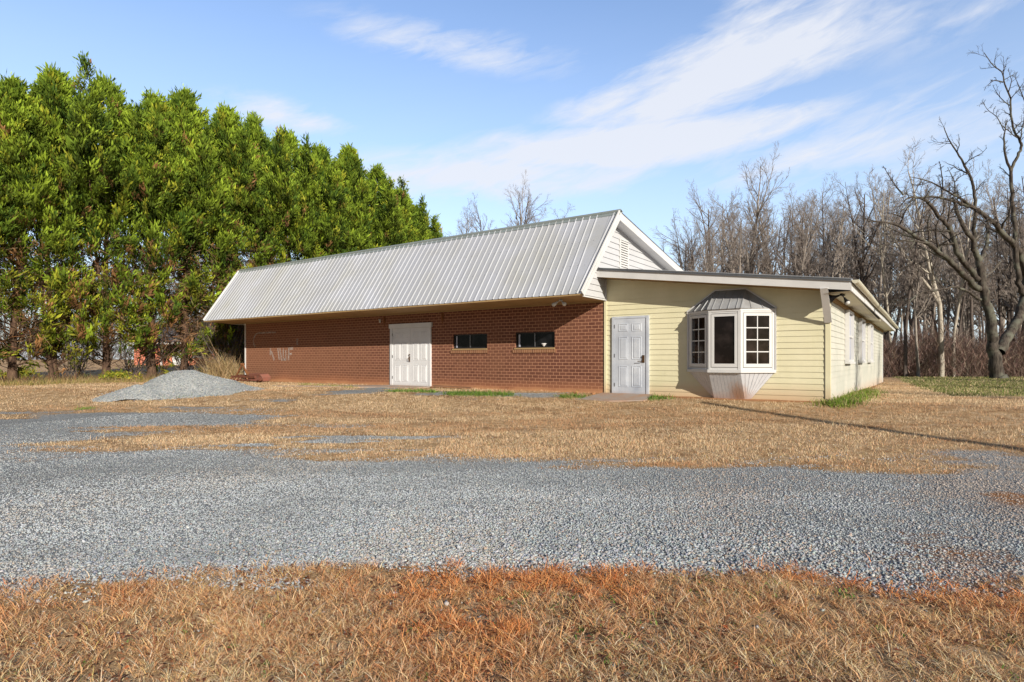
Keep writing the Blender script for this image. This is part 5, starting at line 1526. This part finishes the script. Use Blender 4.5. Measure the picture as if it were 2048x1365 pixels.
# ------------------------------------------------------------------ light, sky, camera
SUN = Vector((.813, -.442, .377)).normalized()
w = bpy.data.worlds.new('World'); sc.world = w; w.use_nodes = True
nt = w.node_tree; nn = nt.nodes; ll = nt.links
bg = nn['Background']; bg.inputs['Strength'].default_value = .15
sky = nn.new('ShaderNodeTexSky'); sky.sky_type = 'NISHITA'; sky.sun_disc = False
sky.sun_elevation = math.asin(SUN.z); sky.sun_rotation = math.atan2(SUN.x, SUN.y)
sky.air_density = 1.0; sky.dust_density = .4; sky.ozone_density = 1.5
tc = nn.new('ShaderNodeTexCoord')
def wmath(op, a, b=0.0, clamp=False):
    m = nn.new('ShaderNodeMath'); m.operation = op; m.use_clamp = clamp
    for i, v in enumerate((a, b)):
        if hasattr(v, 'is_linked'): ll.new(v, m.inputs[i])
        else: m.inputs[i].default_value = v
    return m.outputs[0]
sx = nn.new('ShaderNodeSeparateXYZ'); ll.new(tc.outputs['Generated'], sx.inputs[0])
X_, Y_, Z_ = sx.outputs
# azimuth (0 = north-west-ish view axis) and elevation of the view ray, degrees/57.3
c0, s0 = FW[0], FW[1]
fwd = wmath('ADD', wmath('MULTIPLY', X_, c0), wmath('MULTIPLY', Y_, s0)); rgt = wmath('ADD', wmath('MULTIPLY', X_, AX[0]), wmath('MULTIPLY', Y_, AX[1]))
az = wmath('ARCTAN2', rgt, fwd); el = wmath('ARCSINE', Z_)
def skynoise(scx, scy, rot, scale, detail, seed, dist=0, rough=.55):
    cb = nn.new('ShaderNodeCombineXYZ'); ll.new(az, cb.inputs[0]); ll.new(el, cb.inputs[1]); cb.inputs[2].default_value = seed
    mp = nn.new('ShaderNodeMapping'); mp.vector_type = 'POINT'; ll.new(cb.outputs[0], mp.inputs['Vector'])
    mp.inputs['Rotation'].default_value = (0, 0, rot); 
    mp2 = nn.new('ShaderNodeMapping'); ll.new(mp.outputs[0], mp2.inputs['Vector']); mp2.inputs['Scale'].default_value = (scx, scy, 1)
    n = nn.new('ShaderNodeTexNoise'); ll.new(mp2.outputs[0], n.inputs['Vector']); n.inputs['Scale'].default_value = scale; n.inputs['Detail'].default_value = detail
    n.inputs['Distortion'].default_value = dist; n.inputs['Roughness'].default_value = rough
    return n.outputs['Fac']
def ang(u, v):
    x = (u - 1024) / F; return math.atan(x), math.atan(-(v - HOR) / F / math.hypot(1, x))
cbv = nn.new('ShaderNodeCombineXYZ'); ll.new(az, cbv.inputs[0]); ll.new(el, cbv.inputs[1])
def blob(u, v, du, dv, rot):
    a0, e0 = ang(u, v)
    mp = nn.new('ShaderNodeMapping'); mp.vector_type = 'TEXTURE'; ll.new(cbv.outputs[0], mp.inputs['Vector'])
    mp.inputs['Location'].default_value = (a0, e0, 0); mp.inputs['Rotation'].default_value = (0, 0, rot); mp.inputs['Scale'].default_value = (du / F, dv / F, 1)
    vl = nn.new('ShaderNodeVectorMath'); vl.operation = 'LENGTH'; ll.new(mp.outputs[0], vl.inputs[0])
    return wmath('SUBTRACT', 1.0, vl.outputs['Value'], True)
wis = skynoise(2.6, 10, R(-13), 1.5, 8, 5.3, .5, .58)
wis2 = skynoise(1.6, 9, R(-10), 1.3, 6, 8.1, .5, .6)
fine = skynoise(6, 26, R(-13), 2.0, 6, 1.0, .9, .62)
dens = None
for (u, v, du, dv, rot, k) in [(1430, 150, 430, 95, .26, 1.9), (1600, 120, 300, 60, .16, 1.1), (1230, 205, 200, 50, .25, 1.6), (1260, 290, 480, 62, .04, 2.3), (1960, 25, 200, 40, .25, .6),
                             (900, 95, 330, 48, -.10, 1.0), (560, 232, 170, 42, -.05, 1.1), (1000, 350, 460, 70, .02, 1.5), (1800, 270, 560, 100, .06, .9), (1500, 40, 160, 90, .9, .8)]:
    b = wmath('MULTIPLY', blob(u, v, du, dv, rot), k); dens = b if dens is None else wmath('MAXIMUM', dens, b)
tex = wmath('ADD', wmath('MULTIPLY', wis, .65), wmath('MULTIPLY', fine, .35))
cl = wmath('MULTIPLY', wmath('MULTIPLY', wmath('SUBTRACT', wmath('ADD', tex, wmath('MULTIPLY', dens, .26)), .55, True), 3.8), wmath('MINIMUM', wmath('MULTIPLY', dens, 1.8), 1.0), True)
# low haze towards the horizon
hz = wmath('POWER', wmath('SUBTRACT', 1.0, wmath('MULTIPLY', wmath('ABSOLUTE', el), 1.6), True), 1.5)
hz = wmath('MULTIPLY', hz, wmath('ADD', .50, wmath('MULTIPLY', wis2, .7)), True)
front = wmath('MULTIPLY', wmath('ADD', fwd, .15), 1.3, True)      # view-side weight: haze and sky brightness are cut behind to lower fill light
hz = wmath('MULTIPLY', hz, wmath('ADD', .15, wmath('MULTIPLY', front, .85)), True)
hs = nn.new('ShaderNodeHueSaturation'); ll.new(sky.outputs[0], hs.inputs['Color']); hs.inputs['Saturation'].default_value = 1.05; hs.inputs['Hue'].default_value = .507
def wmix(fac, a, b):
    m = nn.new('ShaderNodeMix'); m.data_type = 'RGBA'; ll.new(fac, m.inputs['Factor'])
    for i, v in ((6, a), (7, b)):
        if hasattr(v, 'is_linked'): ll.new(v, m.inputs[i])
        else: m.inputs[i].default_value = (*v, 1)
    return m.outputs[2]
S_ = 1 / .15
ll.new(wmath('ADD', .32, wmath('MULTIPLY', front, 1.40)), hs.inputs['Value'])  # sky dimmed behind the camera to deepen shade on the front walls
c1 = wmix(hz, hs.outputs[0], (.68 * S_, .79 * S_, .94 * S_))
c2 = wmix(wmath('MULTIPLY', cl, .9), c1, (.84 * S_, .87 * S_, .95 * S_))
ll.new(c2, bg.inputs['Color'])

sl = bpy.data.lights.new('sun', 'SUN'); sl.energy = 5.0; sl.angle = R(.53); sl.color = (1, .93, .82)
so = bpy.data.objects.new('sun', sl); COL.objects.link(so); so.rotation_euler = (-SUN).to_track_quat('-Z', 'Y').to_euler()

cd = bpy.data.cameras.new('camera'); cam = bpy.data.objects.new('camera', cd); COL.objects.link(cam)
cam.location = tuple(CAM); cam.rotation_euler = (R(90), 0, math.atan2(-FW[0], FW[1]))
cd.sensor_width = 36; cd.lens = 36 * F / 2048; cd.shift_y = (HOR - 682.5) / 2048
cd.clip_start = .05; cd.clip_end = 6000
sc.camera = cam
sc.view_settings.view_transform = 'Standard'; sc.view_settings.look = 'None'; sc.view_settings.exposure = 0; sc.view_settings.gamma = 1
sc.render.engine = 'CYCLES'
sc.cycles.max_bounces = 6
sc.cycles.diffuse_bounces = 1
sc.cycles.transparent_max_bounces = 8
